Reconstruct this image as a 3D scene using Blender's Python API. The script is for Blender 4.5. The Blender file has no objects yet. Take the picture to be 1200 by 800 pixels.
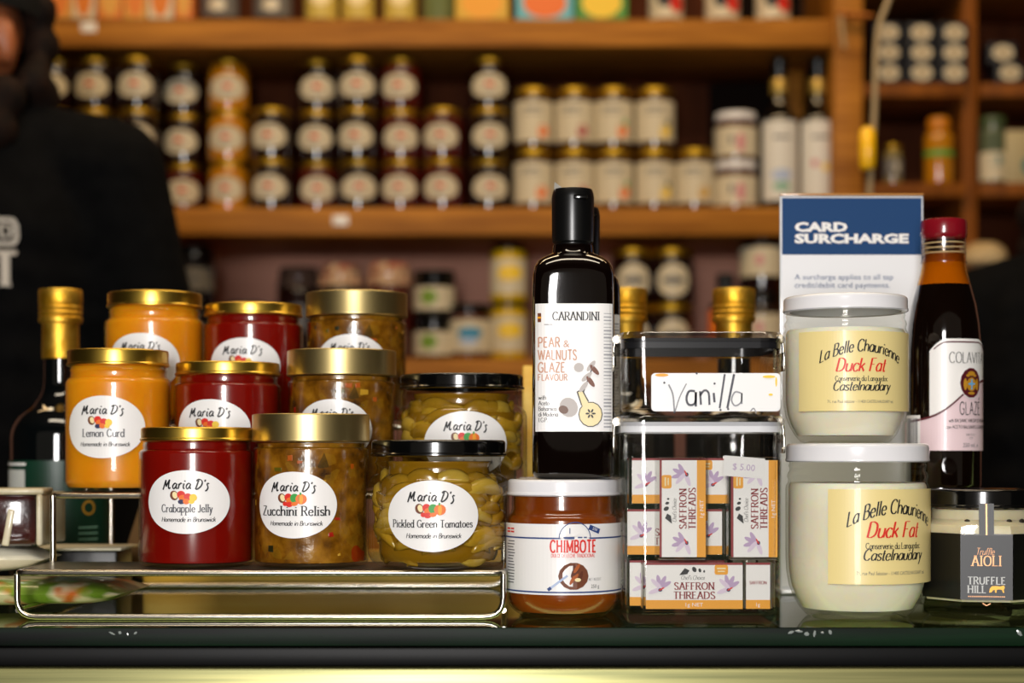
import bpy, bmesh, math, random
from mathutils import Vector, Matrix
from mathutils.bvhtree import BVHTree
from mathutils.geometry import tessellate_polygon

R_ = random.Random(7)
C = bpy.context.scene.collection
sc = bpy.context.scene
PI = math.pi

# ---------------------------------------------------------------- camera, world, lights
EYE = 0.107            # camera height above the glass counter top (z = 0)
FP = 2000.0            # focal length in picture pixels
HZ = 530.0             # picture row of the horizon
cam_d = bpy.data.cameras.new('camera')
cam = bpy.data.objects.new('camera', cam_d); C.objects.link(cam)
cam.location = (0, 0, EYE); cam.rotation_euler = (PI/2, 0, 0)
cam_d.lens = 60.0; cam_d.sensor_width = 36.0
cam_d.shift_y = (HZ-400)/1200.0
cam_d.clip_start = 0.05
cam_d.dof.use_dof = True; cam_d.dof.focus_distance = 1.10; cam_d.dof.aperture_fstop = 5.0
cam_d.dof.aperture_blades = 0
sc.camera = cam

sc.view_settings.view_transform = 'Standard'; sc.view_settings.look = 'None'
sc.view_settings.exposure = 0.0; sc.view_settings.gamma = 1.0
sc.view_settings.use_curve_mapping = False
sc.cycles.use_denoising = True
sc.cycles.transparent_max_bounces = 32
sc.cycles.max_bounces = 10
sc.cycles.sample_clamp_indirect = 4.0
sc.cycles.caustics_reflective = False; sc.cycles.caustics_refractive = False

w = bpy.data.worlds.new('room'); sc.world = w; w.use_nodes = True
w.node_tree.nodes['Background'].inputs[0].default_value = (1.0, 0.86, 0.68, 1)
w.node_tree.nodes['Background'].inputs[1].default_value = 0.09

def area(name, loc, target, sx, sy, power, col):
    d = bpy.data.lights.new(name, 'AREA'); d.shape = 'RECTANGLE'; d.size = sx; d.size_y = sy
    d.energy = power; d.color = col
    o = bpy.data.objects.new(name, d); C.objects.link(o); o.location = loc
    o.rotation_euler = (Vector(target)-Vector(loc)).to_track_quat('-Z', 'Y').to_euler()
    return o
# the tall shop window behind the photographer, ceiling lamps over counter and aisle
area('shop_window_light', (-0.16, -0.75, 0.30), (0.0, 2.0, 0.22), 0.30, 0.85, 34, (1.0, 0.97, 0.95))
area('ceiling_light', (0.0, 0.55, 1.60), (0.0, 1.25, 0.0), 1.6, 0.25, 12, (1.0, 0.86, 0.66))
area('aisle_light', (0.0, 1.95, 1.62), (0.0, 2.95, 0.45), 2.6, 0.25, 16, (1.0, 0.66, 0.32))

area('ledge_fill_light', (0.0, 1.75, 1.62), (-0.05, 1.38, 0.0), 1.8, 0.2, 9, (1.0, 0.80, 0.52))  # added fill, placed to brighten the pine ledge behind the rack

def X(px, Y): return (px-600.0)*Y/FP
def Z(py, Y): return EYE+(HZ-py)*Y/FP

# ---------------------------------------------------------------- materials
def lin(h):
    if isinstance(h, tuple): return h[:3]
    h = h.lstrip('#'); v = [int(h[i:i+2], 16)/255 for i in (0, 2, 4)]
    return tuple(c/12.92 if c <= .04045 else ((c+.055)/1.055)**2.4 for c in v)
MT = {}
def mat(name, col, rough=.5, metal=0, coat=0, sss=0, spec=.5, emit=None, trans=0):
    if name in MT: return MT[name]
    m = bpy.data.materials.new(name); m.use_nodes = True; MT[name] = m
    b = m.node_tree.nodes['Principled BSDF']
    c = lin(col)
    b.inputs['Base Color'].default_value = (*c, 1)
    b.inputs['Roughness'].default_value = rough; b.inputs['Metallic'].default_value = metal
    b.inputs['Coat Weight'].default_value = coat; b.inputs['Coat Roughness'].default_value = .05
    b.inputs['Specular IOR Level'].default_value = spec
    if sss:
        b.inputs['Subsurface Weight'].default_value = sss
        b.inputs['Subsurface Radius'].default_value = (1, .45, .12); b.inputs['Subsurface Scale'].default_value = .012
    if trans: b.inputs['Transmission Weight'].default_value = trans
    if emit:
        b.inputs['Emission Color'].default_value = (*c, 1); b.inputs['Emission Strength'].default_value = emit
    return m
def nd(m, t, **kw):
    n = m.node_tree.nodes.new(t)
    for k, v in kw.items():
        if k in n.inputs: n.inputs[k].default_value = v
        else: setattr(n, k, v)
    return n
def lk(m, a, b): m.node_tree.links.new(a, b)
def ramp(m, src, stops, interp='LINEAR'):
    r = nd(m, 'ShaderNodeValToRGB'); e = r.color_ramp; e.interpolation = interp
    while len(e.elements) < len(stops): e.elements.new(.5)
    for i, (p, c) in enumerate(stops):
        e.elements[i].position = p; e.elements[i].color = (*lin(c), 1)
    lk(m, src, r.inputs['Fac']); return r.outputs['Color']
def glass(name, tint, base=.045, edge=.75, rough=.015):
    """clear glass wall: tinted see-through with a mirror sheen that grows toward grazing angles"""
    if name in MT: return MT[name]
    m = bpy.data.materials.new(name); m.use_nodes = True; MT[name] = m
    t = m.node_tree; t.nodes.clear()
    out = nd(m, 'ShaderNodeOutputMaterial'); mix = nd(m, 'ShaderNodeMixShader')
    tr = nd(m, 'ShaderNodeBsdfTransparent'); tr.inputs[0].default_value = (*lin(tint), 1)
    gl = nd(m, 'ShaderNodeBsdfGlossy'); gl.inputs['Roughness'].default_value = rough
    lw = nd(m, 'ShaderNodeLayerWeight'); lw.inputs['Blend'].default_value = .5
    pw = nd(m, 'ShaderNodeMath', operation='POWER'); pw.inputs[1].default_value = 4.0
    ml = nd(m, 'ShaderNodeMath', operation='MULTIPLY_ADD'); ml.inputs[1].default_value = edge; ml.inputs[2].default_value = base
    lk(m, lw.outputs['Facing'], pw.inputs[0]); lk(m, pw.outputs[0], ml.inputs[0]); lk(m, ml.outputs[0], mix.inputs[0])
    lk(m, tr.outputs[0], mix.inputs[1]); lk(m, gl.outputs[0], mix.inputs[2]); lk(m, mix.outputs[0], out.inputs[0])
    return m
def noisy(name, c1, c2, scale=8, rough=.5, stretch=(1, 1, 1), metal=0, coat=0, detail=4, bump=0, lo=.35, hi=.65, sss=0):
    if name in MT: return MT[name]
    m = mat(name, c1, rough, metal, coat, sss)
    b = m.node_tree.nodes['Principled BSDF']
    tc = nd(m, 'ShaderNodeTexCoord'); mp = nd(m, 'ShaderNodeMapping'); mp.inputs['Scale'].default_value = stretch
    n = nd(m, 'ShaderNodeTexNoise'); n.inputs['Scale'].default_value = scale; n.inputs['Detail'].default_value = detail
    lk(m, tc.outputs['Object'], mp.inputs[0]); lk(m, mp.outputs[0], n.inputs['Vector'])
    lk(m, ramp(m, n.outputs['Fac'], [(lo, c1), (hi, c2)]), b.inputs['Base Color'])
    if bump:
        bp = nd(m, 'ShaderNodeBump'); bp.inputs['Strength'].default_value = bump; bp.inputs['Distance'].default_value = .002
        lk(m, n.outputs['Fac'], bp.inputs['Height']); lk(m, bp.outputs[0], b.inputs['Normal'])
    return m

M_gold = mat('gold_lid', '#d6b24c', .30, 1)
M_gold2 = mat('pale_gold_lid', '#cbb67c', .36, 1)
M_foil = noisy('gold_foil', '#e0a52c', '#efc04c', 90, .48, metal=1, bump=.5)
M_blk = mat('black_plastic', '#0b0b0b', .28)
M_blklid = mat('black_lid', '#060606', .16, coat=.6)
M_white = mat('white_lid', '#e6e6ea', .22, coat=.5)
M_paper = mat('white_label', '#eeecea', .38, coat=.15)
M_ink = mat('black_ink', '#17171a', .5)
M_grey = mat('grey_ink', '#56575c', .5)
M_red = mat('red_ink', '#d8281c', .5)
M_dred = mat('dark_red_ink', '#8c1f26', .5)
M_orange = mat('orange_ink', '#eda21c', .5)
M_org2 = mat('pumpkin_ink', '#e8701a', .5)
M_yel = mat('yellow_ink', '#f0c92a', .5)
M_green = mat('green_ink', '#2f9a3c', .5)
M_navy = mat('navy_ink', '#26417c', .5)
M_plum = mat('plum_ink', '#25254f', .5)
M_brown = mat('brown_ink', '#6e3a20', .5)
M_cream = mat('cream_ink', '#f1dfaa', .5)
M_cop = mat('copper_ink', '#c08a5e', .35, .4)
M_tan = mat('tan_ink', '#c8977e', .5)
M_lilac = mat('lilac_ink', '#b9a0c4', .5)
M_chrome = mat('chrome_wire', '#c9c2b4', .2, 1)
M_steel = noisy('brushed_steel', '#8f8a7d', '#b3ad9c', 30, .32, (1, 30, 30), metal=1)
M_clear = glass('jar_glass', '#fafaf7', .03, .6)
M_greenglass = glass('green_tinted_glass', '#fdfdf9', .03, .45)
M_acryl = glass('clear_acrylic', '#fbfbfa', .03, .5)
M_acrylid = glass('acrylic_lid', '#eeeeef', .12, .6, .04)

# ---------------------------------------------------------------- mesh helpers
def finish(bm, name, mats, smooth=40):
    me = bpy.data.meshes.new(name); bm.normal_update(); bm.to_mesh(me); bm.free()
    for m in (mats if isinstance(mats, (list, tuple)) else [mats]): me.materials.append(m)
    if smooth:
        me.polygons.foreach_set('use_smooth', [True]*len(me.polygons))
        me.set_sharp_from_angle(angle=math.radians(smooth))
    return me
def link(name, me, parent=None, loc=(0, 0, 0), rz=0):
    o = bpy.data.objects.new(name, me); C.objects.link(o); o.location = loc; o.rotation_euler = (0, 0, rz)
    if parent: o.parent = parent
    return o
def tag(o, label, cat, group=None, kind=None):
    o['label'] = label; o['category'] = cat
    if group: o['group'] = group
    if kind: o['kind'] = kind
    return o
def thing(name, label, cat, loc=(0, 0, 0), rz=0, group=None):
    return tag(link(name, None, None, loc, rz), label, cat, group)
def struct(name, me):
    o = link(name, me); o['kind'] = 'structure'; return o

def lathe(bm, prof, seg=48, mi=0, n=None):
    """prof: list of (r, z); n: optional per-ring superellipse (a_scale, b_scale, exponent)"""
    rings = []
    for i, (r, z) in enumerate(prof):
        if r < 1e-6: rings.append([bm.verts.new((0, 0, z))]); continue
        rg = []
        for k in range(seg):
            a = 2*PI*k/seg; c, s = math.cos(a), math.sin(a)
            if n and n[i]:
                A, B, e = n[i]
                c = math.copysign(abs(c)**(2/e), c)*A; s = math.copysign(abs(s)**(2/e), s)*B
            rg.append(bm.verts.new((r*c, r*s, z)))
        rings.append(rg)
    for a, b in zip(rings, rings[1:]):
        for k in range(seg):
            k2 = (k+1) % seg
            if len(a) == 1 and len(b) == 1: continue
            if len(a) == 1: f = bm.faces.new((a[0], b[k2], b[k]))
            elif len(b) == 1: f = bm.faces.new((a[k], a[k2], b[0]))
            else: f = bm.faces.new((a[k], a[k2], b[k2], b[k]))
            f.material_index = mi
    return bm
def lathe_me(name, prof, m, seg=48, n=None, smooth=40):
    return finish(lathe(bmesh.new(), prof, seg, 0, n), name, m, smooth)
def arc(cx, cz, r, a0, a1, n=5):
    return [(cx+r*math.cos(math.radians(a0+(a1-a0)*i/n)), cz+r*math.sin(math.radians(a0+(a1-a0)*i/n))) for i in range(n+1)]
def box(bm, c, s, mi=0, bev=0, rot=None):
    vs = bmesh.ops.create_cube(bm, size=1)['verts']
    M = Matrix.Translation(c) @ (rot.to_4x4() if rot else Matrix.Identity(4)) @ Matrix.Diagonal((*s, 1))
    bmesh.ops.transform(bm, matrix=M, verts=vs)
    fs = {f for v in vs for f in v.link_faces}
    for f in fs: f.material_index = mi
    if bev:
        es = list({e for v in vs for e in v.link_edges})
        r = bmesh.ops.bevel(bm, geom=es, offset=bev, segments=2, affect='EDGES', profile=.5)
        for f in r['faces']: f.material_index = mi
    return bm
def box_me(name, c, s, m, bev=0): return finish(box(bmesh.new(), c, s, 0, bev), name, m, 30)
def fillet(pts, r, n=5):
    out = [Vector(pts[0])]
    for i in range(1, len(pts)-1):
        p, a, b = Vector(pts[i]), Vector(pts[i-1]), Vector(pts[i+1])
        da, db = (a-p), (b-p); rr = min(r, da.length*.45, db.length*.45)
        A, B = p+da.normalized()*rr, p+db.normalized()*rr
        for k in range(n+1):
            t = k/n; out.append(A*(1-t)**2+p*2*t*(1-t)+B*t*t)
    out.append(Vector(pts[-1])); return out
def tube(bm, pts, r, seg=10, mi=0, taper=None, caps=True):
    pts = [Vector(p) for p in pts]; rings = []; up = None
    for i, p in enumerate(pts):
        d = (pts[min(i+1, len(pts)-1)]-pts[max(i-1, 0)]).normalized()
        if up is None: up = d.orthogonal().normalized()
        up = (up-d*up.dot(d)); up = up.normalized() if up.length > 1e-6 else d.orthogonal().normalized()
        s = d.cross(up); q = r*(taper[i] if taper else 1)
        rings.append([bm.verts.new(p+(up*math.cos(2*PI*k/seg)+s*math.sin(2*PI*k/seg))*q) for k in range(seg)])
    for a, b in zip(rings, rings[1:]):
        for k in range(seg):
            f = bm.faces.new((a[k], a[(k+1) % seg], b[(k+1) % seg], b[k])); f.material_index = mi
    if caps:
        for rg in (list(reversed(rings[0])), rings[-1]):
            f = bm.faces.new(rg); f.material_index = mi
    return bm

# ---------------------------------------------------------------- lettering
# drawn letters: "advance|stroke|stroke"; a stroke that starts with ~ is a smooth curve. x height 6, capitals 10
BOWL_B = '~1,4 2.5,5.9 4.5,6 6,4.2 6,1.8 4.5,0 2.5,.1 1,2'
BOWL_D = '~6,4 4.5,5.9 2.5,6 1,4.2 1,1.8 2.5,0 4.5,.1 6,2'
GL = {
'a': '7|~6,4.6 4.6,6 2.6,5.8 1,4 .9,2 2.2,.2 4.2,.4 6,2.4|6,6 6,0', 'b': '7|1,10 1,0|'+BOWL_B,
'c': '6|~5.6,4.9 4,6 2.2,5.7 .9,4 .9,2 2.2,.3 4,0 5.6,1.2', 'd': '7|6,10 6,0|'+BOWL_D,
'e': '6.5|1,3.2 5.7,3.2|~5.7,3.2 5.3,5 3.8,6 2.2,5.7 1,4.2 1,1.8 2.4,.2 4.2,0 5.7,1.2',
'f': '4.5|~4.6,9.3 3.6,10 2.3,9.3 2,8 2,4 2,0|.5,6 4,6', 'g': '7|'+BOWL_D+'|~6,6 6,2 6,-2 5,-3.8 3,-4 1.2,-3.2',
'h': '7|1,10 1,0|~1,4 2.6,5.8 4.6,5.9 5.8,4.5 5.8,2 5.8,0', 'i': '3|1.5,6 1.5,0|1.5,8.1 1.5,9',
'j': '3|~2,6 2,2 2,-2.5 1,-3.8 -.5,-3.8|2,8.1 2,9', 'k': '6.5|1,10 1,0|5.2,6 1,2.2|2.6,3.6 5.8,0', 'l': '3|1.5,10 1.5,0',
'm': '10|1,6 1,0|~1,4 2.4,5.8 4,5.9 5,4.5 5,2 5,0|~5,4 6.4,5.8 8,5.9 9,4.5 9,2 9,0',
'n': '7|1,6 1,0|~1,4 2.6,5.8 4.6,5.9 5.8,4.5 5.8,2 5.8,0',
'o': '7|~3.5,6 1.4,5.2 .8,3 1.4,.8 3.5,0 5.6,.8 6.2,3 5.6,5.2 3.5,6', 'p': '7|1,6 1,-4|'+BOWL_B, 'q': '7|6,6 6,-4|'+BOWL_D,
'r': '5|1,6 1,0|~1,3.6 2.2,5.5 3.6,6 4.8,5.6', 's': '5.5|~4.9,5 3.6,6 1.9,5.8 1.2,4.6 2.2,3.4 4,2.7 4.9,1.5 4,.2 2.2,0 .8,1',
't': '4.5|~2,9 2,5 2,1.2 2.8,0 4.2,.4|.5,6 4,6', 'u': '7|~1,6 1,4 1,1.6 2.3,.1 4.2,.2 5.8,2|5.8,6 5.8,0',
'v': '6|.6,6 3,0|3,0 5.4,6', 'w': '9|.6,6 2.6,0|2.6,0 4.5,5.5|4.5,5.5 6.4,0|6.4,0 8.4,6', 'x': '6|.6,6 5.4,0|5.4,6 .6,0',
'y': '6|.6,6 3,0|~5.4,6 3.8,2 2.6,-1.5 1.5,-3.8 .2,-4', 'z': '6|.8,6 5,6|5,6 .8,0|.8,0 5.2,0',
'A': '9|4.5,10 .8,0|4.5,10 8.2,0|2.2,3.6 6.8,3.6', 'B': '7.5|1.2,10 1.2,0|~1.2,10 4,10 5.8,9 5.8,6.6 4,5.4 1.2,5.3|~1.2,5.3 4.4,5.2 6.4,4 6.4,1.4 4.4,0 1.2,0',
'C': '9|~8,8.2 6.4,9.7 4.2,9.9 1.8,8.2 1,5 1.8,1.8 4.2,.1 6.4,.3 8,1.8', 'D': '9|1.2,10 1.2,0|~1.2,10 4.2,9.9 7,8.3 7.8,5 7,1.7 4.2,.1 1.2,0',
'E': '7|1.2,10 1.2,0|1.2,10 6,10|1.2,5.3 5,5.3|1.2,0 6.2,0', 'F': '7|1.2,10 1.2,0|1.2,10 6,10|1.2,5.3 5,5.3',
'G': '9|~8,8.2 6.4,9.7 4.2,9.9 1.8,8.2 1,5 1.8,1.8 4.2,.1 6.4,.3 8,1.8|8,1.2 8,4.5|5.4,4.5 8,4.5', 'H': '9|1.2,10 1.2,0|7.6,10 7.6,0|1.2,5.3 7.6,5.3',
'I': '3.6|1.8,10 1.8,0', 'J': '5|~3.6,10 3.6,5 3.6,2 2.6,.2 1,0 0,1', 'K': '8|1.2,10 1.2,0|7,10 1.2,4|3,5.6 7.4,0', 'L': '6.8|1.2,10 1.2,0|1.2,0 6.2,0',
'M': '10.6|1.2,0 1.2,10|1.2,10 5.2,1.5|5.2,1.5 9.2,10|9.2,10 9.2,0', 'N': '9|1.2,0 1.2,10|1.2,10 7.6,0|7.6,0 7.6,10',
'O': '10|~5,10 2,8.6 1,5 2,1.4 5,0 8,1.4 9,5 8,8.6 5,10', 'P': '7.4|1.2,10 1.2,0|~1.2,10 4.2,10 6.2,8.8 6.2,6 4.2,4.8 1.2,4.7', 'R': '8|1.2,10 1.2,0|~1.2,10 4.2,10 6.2,8.8 6.2,6.2 4.2,5.1 1.2,5|3.8,5 7.2,0',
'S': '7|~6,8.2 4.6,9.8 2.4,9.8 1,8.2 1.8,6.2 4.8,4.2 6.2,2.2 5,.2 2.6,0 .8,1.6', 'T': '8|4,10 4,0|.6,10 7.4,10', 'U': '9|~1.2,10 1.2,5 1.4,2 3,.2 5.8,.2 7.4,2 7.6,5 7.6,10',
'V': '8.4|.6,10 4.2,0|4.2,0 7.8,10', 'W': '12|.6,10 3.2,0|3.2,0 6,9.5|6,9.5 8.8,0|8.8,0 11.4,10', 'Y': '8|.6,10 4,5|7.4,10 4,5|4,5 4,0', 'Z': '7.6|1,10 6.8,10|6.8,10 .8,0|.8,0 7,0',
"'": '2|1.2,10 .8,7.8', '.': '2.6|1.2,0 1.2,.8', ' ': '4'}
# a looser brush hand for names written as a signature
GS = dict(GL)
GS.update({
'M': '11|~0,-1 .8,3 1.6,7 2.2,9.6|~2.2,9.6 2.8,5 3.6,2.6|~3.6,2.6 5.2,6.5 7,10|~7,10 6.6,6 6.8,2 7.6,.4 9.4,1.6',
'D': '9|~2.6,9.4 2,6 1.4,3 .6,0|~0,8.6 2.4,10.2 5.4,9.6 7.2,7.2 6.8,3.8 4.6,1 1.6,-.4 0,.4',
'r': '5|~.6,5.8 1,3 .8,0|~.9,3.6 2,5.4 3.4,6.2 4.6,5.4', 'i': '3.6|~1.6,6 1.3,3 1.8,.6 3.2,.8|1.9,8 2.4,9',
's': '5|~4.2,5.2 3,6 1.8,5 2.6,3.2 3.4,1 2.2,-1.6 .4,-2', 'a': '7|~5.4,5 4,6 2,5.4 .9,3 1.6,.6 3.2,.6 4.8,2.6 5.5,5.6|~5.5,5.6 5.2,2.6 5.6,.6 7,.9'})
def crom(p, n=5):
    if len(p) < 3: return p
    q = [p[0]*2-p[1]]+p+[p[-1]*2-p[-2]]; out = []
    for i in range(1, len(q)-2):
        a, b, c, d = q[i-1:i+3]
        for k in range(n):
            t = k/n
            out.append((b*2+(c-a)*t+(a*2-b*5+c*4-d)*t*t+(b*3-a-c*3+d)*t**3)*.5)
    out.append(p[-1]); return out
STC = {}
def stroke_polys(s, wmin, wmax, slant, serif, hand, track):
    key = (s, wmin, wmax, slant, serif, hand, track)
    if key in STC: return STC[key]
    polys = []; x = 0.0
    for ch in s:
        g = (GS if hand else GL).get(ch, '4').split('|'); adv = float(g[0])
        for st in g[1:]:
            sm = st.startswith('~')
            p = [Vector((float(a), float(b))) for a, b in (q.split(',') for q in st.lstrip('~').split())]
            pts = crom(p) if sm else p
            if serif and not sm and abs(p[0].x-p[-1].x) < 4.2 and abs(p[0].y-p[-1].y) > 3:
                for e in (p[0], p[-1]):
                    polys.append([(e.x-1.7, e.y-.35), (e.x+1.7, e.y-.35), (e.x+1.7, e.y+.35), (e.x-1.7, e.y+.35)])
                    polys[-1] = [(u+x+slant*v, v) for u, v in polys[-1]]
            L = []; Rr = []
            for i, q in enumerate(pts):
                d = pts[min(i+1, len(pts)-1)]-pts[max(i-1, 0)]
                d = d.normalized() if d.length > 1e-6 else Vector((0, 1))
                if hand: k = abs(d.x*.55+d.y*.83)
                else: k = abs(d.y)
                h = wmin+(wmax-wmin)*k; nrm = Vector((-d.y, d.x))*h*.5
                if not hand and abs(nrm.y) > abs(nrm.x)*6: nrm.x = 0
                L.append(q+nrm); Rr.append(q-nrm)
            for i in range(len(pts)-1):
                quad = [Rr[i], Rr[i+1], L[i+1], L[i]]
                polys.append([(v.x+x+slant*v.y, v.y) for v in quad])
        x += adv+track
    x -= track
    polys = [[((u-x/2)/10, v/10) for u, v in p] for p in polys]
    STC[key] = (polys, x/10); return STC[key]
TXC = {}
def font_polys(s, bold=0):
    if (s, bold) in TXC: return TXC[(s, bold)]
    cu = bpy.data.curves.new('t', 'FONT'); cu.body = s; cu.size = 1; cu.offset = bold; cu.resolution_u = 2; cu.align_x = 'LEFT'
    ob = bpy.data.objects.new('t', cu); C.objects.link(ob)
    dg = bpy.context.evaluated_depsgraph_get(); ev = ob.evaluated_get(dg); me = ev.to_mesh()
    vs = [(v.co.x, v.co.y) for v in me.vertices]; P = [[vs[i] for i in p.vertices] for p in me.polygons]
    ev.to_mesh_clear(); bpy.data.objects.remove(ob); bpy.data.curves.remove(cu)
    xs = [u for u, v in vs] or [0]; x0, x1 = min(xs), max(xs)
    cap = .73
    P = [[((u-(x0+x1)/2)/cap, v/cap) for u, v in p] for p in P]
    TXC[(s, bold)] = (P, (x1-x0)/cap); return TXC[(s, bold)]

class Flat:
    """a printed sheet: shapes in label coordinates (metres), each with a material and a print layer"""
    def __init__(s): s.f = []; s.m = []
    def _m(s, m):
        if m not in s.m: s.m.append(m)
        return s.m.index(m)
    def add(s, pts, m, l):
        A = sum(pts[i-1][0]*pts[i][1]-pts[i][0]*pts[i-1][1] for i in range(len(pts)))
        if abs(A) < 1e-14: return
        s.f.append((pts if A > 0 else pts[::-1], s._m(m), l))
    def span(s, u0, u1, lo, hi, m, l=0, n=16):
        for i in range(n):
            a, b = u0+(u1-u0)*i/n, u0+(u1-u0)*(i+1)/n
            pts = [(a, lo(a)), (b, lo(b)), (b, hi(b)), (a, hi(a))]
            q = []
            for p in pts:
                if not q or (abs(p[0]-q[-1][0])+abs(p[1]-q[-1][1])) > 1e-9: q.append(p)
            if len(q) > 2: s.add(q, m, l)
    def rect(s, cx, cy, sx, sy, m, l=0, n=None): s.span(cx-sx/2, cx+sx/2, lambda u: cy-sy/2, lambda u: cy+sy/2, m, l, n or max(1, int(sx/.003)))
    def rrect(s, cx, cy, sx, sy, r, m, l=0):
        def h(u):
            d = max(0, abs(u-cx)-(sx/2-r)); return sy/2-r+math.sqrt(max(0, r*r-d*d))
        s.span(cx-sx/2, cx+sx/2, lambda u: cy-h(u), lambda u: cy+h(u), m, l, 24)
    def ell(s, cx, cy, rx, ry, m, l=0, n=28, rot=0):
        if rx > .012:
            us = [cx-rx*math.cos(PI*i/n) for i in range(n+1)]
            h = lambda u: ry*math.sqrt(max(0, 1-((u-cx)/rx)**2))
            for a, b in zip(us, us[1:]): s.span(a, b, lambda u: cy-h(u), lambda u: cy+h(u), m, l, 1)
        else:
            k = 14; c, q = math.cos(rot), math.sin(rot)
            s.add([(cx+rx*math.cos(2*PI*i/k)*c-ry*math.sin(2*PI*i/k)*q, cy+rx*math.cos(2*PI*i/k)*q+ry*math.sin(2*PI*i/k)*c) for i in range(k)], m, l)
    def ring(s, cx, cy, rx, ry, t, m, l=0, a0=0, a1=360, n=28):
        for i in range(n):
            a, b = (math.radians(a0+(a1-a0)*(i+j)/n) for j in (0, 1))
            s.add([(cx+rx*math.cos(a), cy+ry*math.sin(a)), (cx+rx*math.cos(b), cy+ry*math.sin(b)), (cx+(rx-t)*math.cos(b), cy+(ry-t)*math.sin(b)), (cx+(rx-t)*math.cos(a), cy+(ry-t)*math.sin(a))], m, l)
    def poly(s, pts, m, l=0):
        v = [Vector((a, b, 0)) for a, b in pts]
        for t in tessellate_polygon([v]): s.add([pts[i] for i in t], m, l)
    def line(s, a, b, t, m, l=0):
        d = Vector(b)-Vector(a); n = Vector((-d.y, d.x)).normalized()*t/2
        s.add([tuple(Vector(a)+n), tuple(Vector(a)-n), tuple(Vector(b)-n), tuple(Vector(b)+n)], m, l)
    def text(s, t, cx, cy, h, m, l=2, width=None, font='sans', wmin=.5, wmax=1.1, slant=0, serif=False, track=0, bold=0, arch=0, turn=0, align='c', rot=0):
        """cy = baseline; h = capital height; width squeezes the line; turn = quarter turns"""
        P, W = font_polys(t, bold) if font == 'sans' else stroke_polys(t, wmin, wmax, slant, serif, font == 'hand', track)
        kx = (width/W) if width else h
        for p in P:
            q = []
            for u, v in p:
                a, b = u*kx, v*h
                if align == 'l': a += W*kx/2
                b -= arch*a*a
                if turn: a, b = -b, a
                if rot: a, b = a*math.cos(rot)-b*math.sin(rot), a*math.sin(rot)+b*math.cos(rot)
                q.append((cx+a, cy+b))
            s.add(q, m, l)
    def mesh(s, name, fn, eps=.00016):
        bm = bmesh.new(); cache = {}
        for pts, mi, l in s.f:
            vs = []
            for u, v in pts:
                k = (round(u, 7), round(v, 7), l)
                if k not in cache: cache[k] = bm.verts.new(fn(u, v, (l+1)*eps))
                if cache[k] not in vs: vs.append(cache[k])
            if len(vs) < 3: continue
            try: f = bm.faces.new(vs); f.material_index = mi
            except ValueError: pass
        return finish(bm, name, s.m, 0)
def cyl(R, phi=0): return lambda u, v, e: ((R+e)*math.sin(u/R+phi), -(R+e)*math.cos(u/R+phi), v)
def flat(y): return lambda u, v, e: (u, y-e, v)

# ---------------------------------------------------------------- the room
M_wood = noisy('shelf_wood', '#855010', '#b87a2a', 6, .55, (1, 14, 14), detail=5, lo=.3, hi=.7); M_wood.node_tree.nodes['Principled BSDF'].inputs['Specular IOR Level'].default_value = .2
M_wood2 = noisy('red_brown_wood', '#6a3a10', '#8a5016', 6, .6, (8, 8, 1), lo=.3, hi=.7); M_wood2.node_tree.nodes['Principled BSDF'].inputs['Specular IOR Level'].default_value = .15
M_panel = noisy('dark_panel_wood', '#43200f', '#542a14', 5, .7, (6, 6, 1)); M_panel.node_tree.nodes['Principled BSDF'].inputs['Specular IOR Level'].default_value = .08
M_wall = noisy('mauve_wall_paint', '#d89c84', '#e0a58e', 3, .8)
M_dark = mat('dark_room_paint', '#2a211b', .9)
M_floor = noisy('floor_boards', '#2a1c12', '#3a281a', 4, .6, (1, 12, 1))
FL = -1.03
struct('floor', box_me('floor', (0, .9, FL-.02), (7, 6.2, .04), M_floor))
struct('ceiling', box_me('ceiling', (0, .9, 1.77), (7, 6.2, .04), mat('ceiling_paint', '#4a4038', .9)))
struct('wall_back', box_me('wall_back', (0, 3.30, .36), (7, .04, 2.78), M_wall))
struct('wall_left', box_me('wall_left', (-3.5, .9, .36), (.04, 6.2, 2.78), M_dark))
struct('wall_right', box_me('wall_right', (3.5, .9, .36), (.04, 6.2, 2.78), M_dark))

# ---------------------------------------------------------------- the glass topped display counter
CF = 1.044; CB = 1.56
cnt = thing('display_counter', 'glass topped display counter with black front rail and steel strip carrying all the jars', 'display counter', (0, 1.3, FL))
def cpart(name, me): return link(name, me, cnt, (0, -1.3, -FL))
m = bpy.data.materials.new('counter_glass'); m.use_nodes = True; m.node_tree.nodes.clear()
out = nd(m, 'ShaderNodeOutputMaterial'); mix = nd(m, 'ShaderNodeMixShader'); fr = nd(m, 'ShaderNodeFresnel'); fr.inputs[0].default_value = 1.75
tr = nd(m, 'ShaderNodeBsdfTransparent'); tr.inputs[0].default_value = (.55, .68, .40, 1); gl = nd(m, 'ShaderNodeBsdfGlossy'); gl.inputs['Roughness'].default_value = .03
lk(m, fr.outputs[0], mix.inputs[0]); lk(m, tr.outputs[0], mix.inputs[1]); lk(m, gl.outputs[0], mix.inputs[2]); lk(m, mix.outputs[0], out.inputs[0])
bm = bmesh.new(); v = [bm.verts.new(p) for p in ((-2, CF, 0), (2, CF, 0), (2, CB, 0), (-2, CB, 0))]; bm.faces.new(v)
cpart('glass_top', finish(bm, 'glass_top', m, 0))
M_edge = noisy('dark_green_glass_edge', '#010302', '#07240f', 3, .5, (1.2, 1, 20)); M_edge.node_tree.nodes['Principled BSDF'].inputs['Specular IOR Level'].default_value = .15
cpart('glass_edge', box_me('glass_edge', (0, CF+.004, -.0058), (4, .008, .0115), M_edge, .001))
cpart('front_rail', box_me('front_rail', (0, CF+.005, -.0178), (4, .014, .0115), mat('black_rail', '#050505', .45, spec=.15), .0015))
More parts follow.
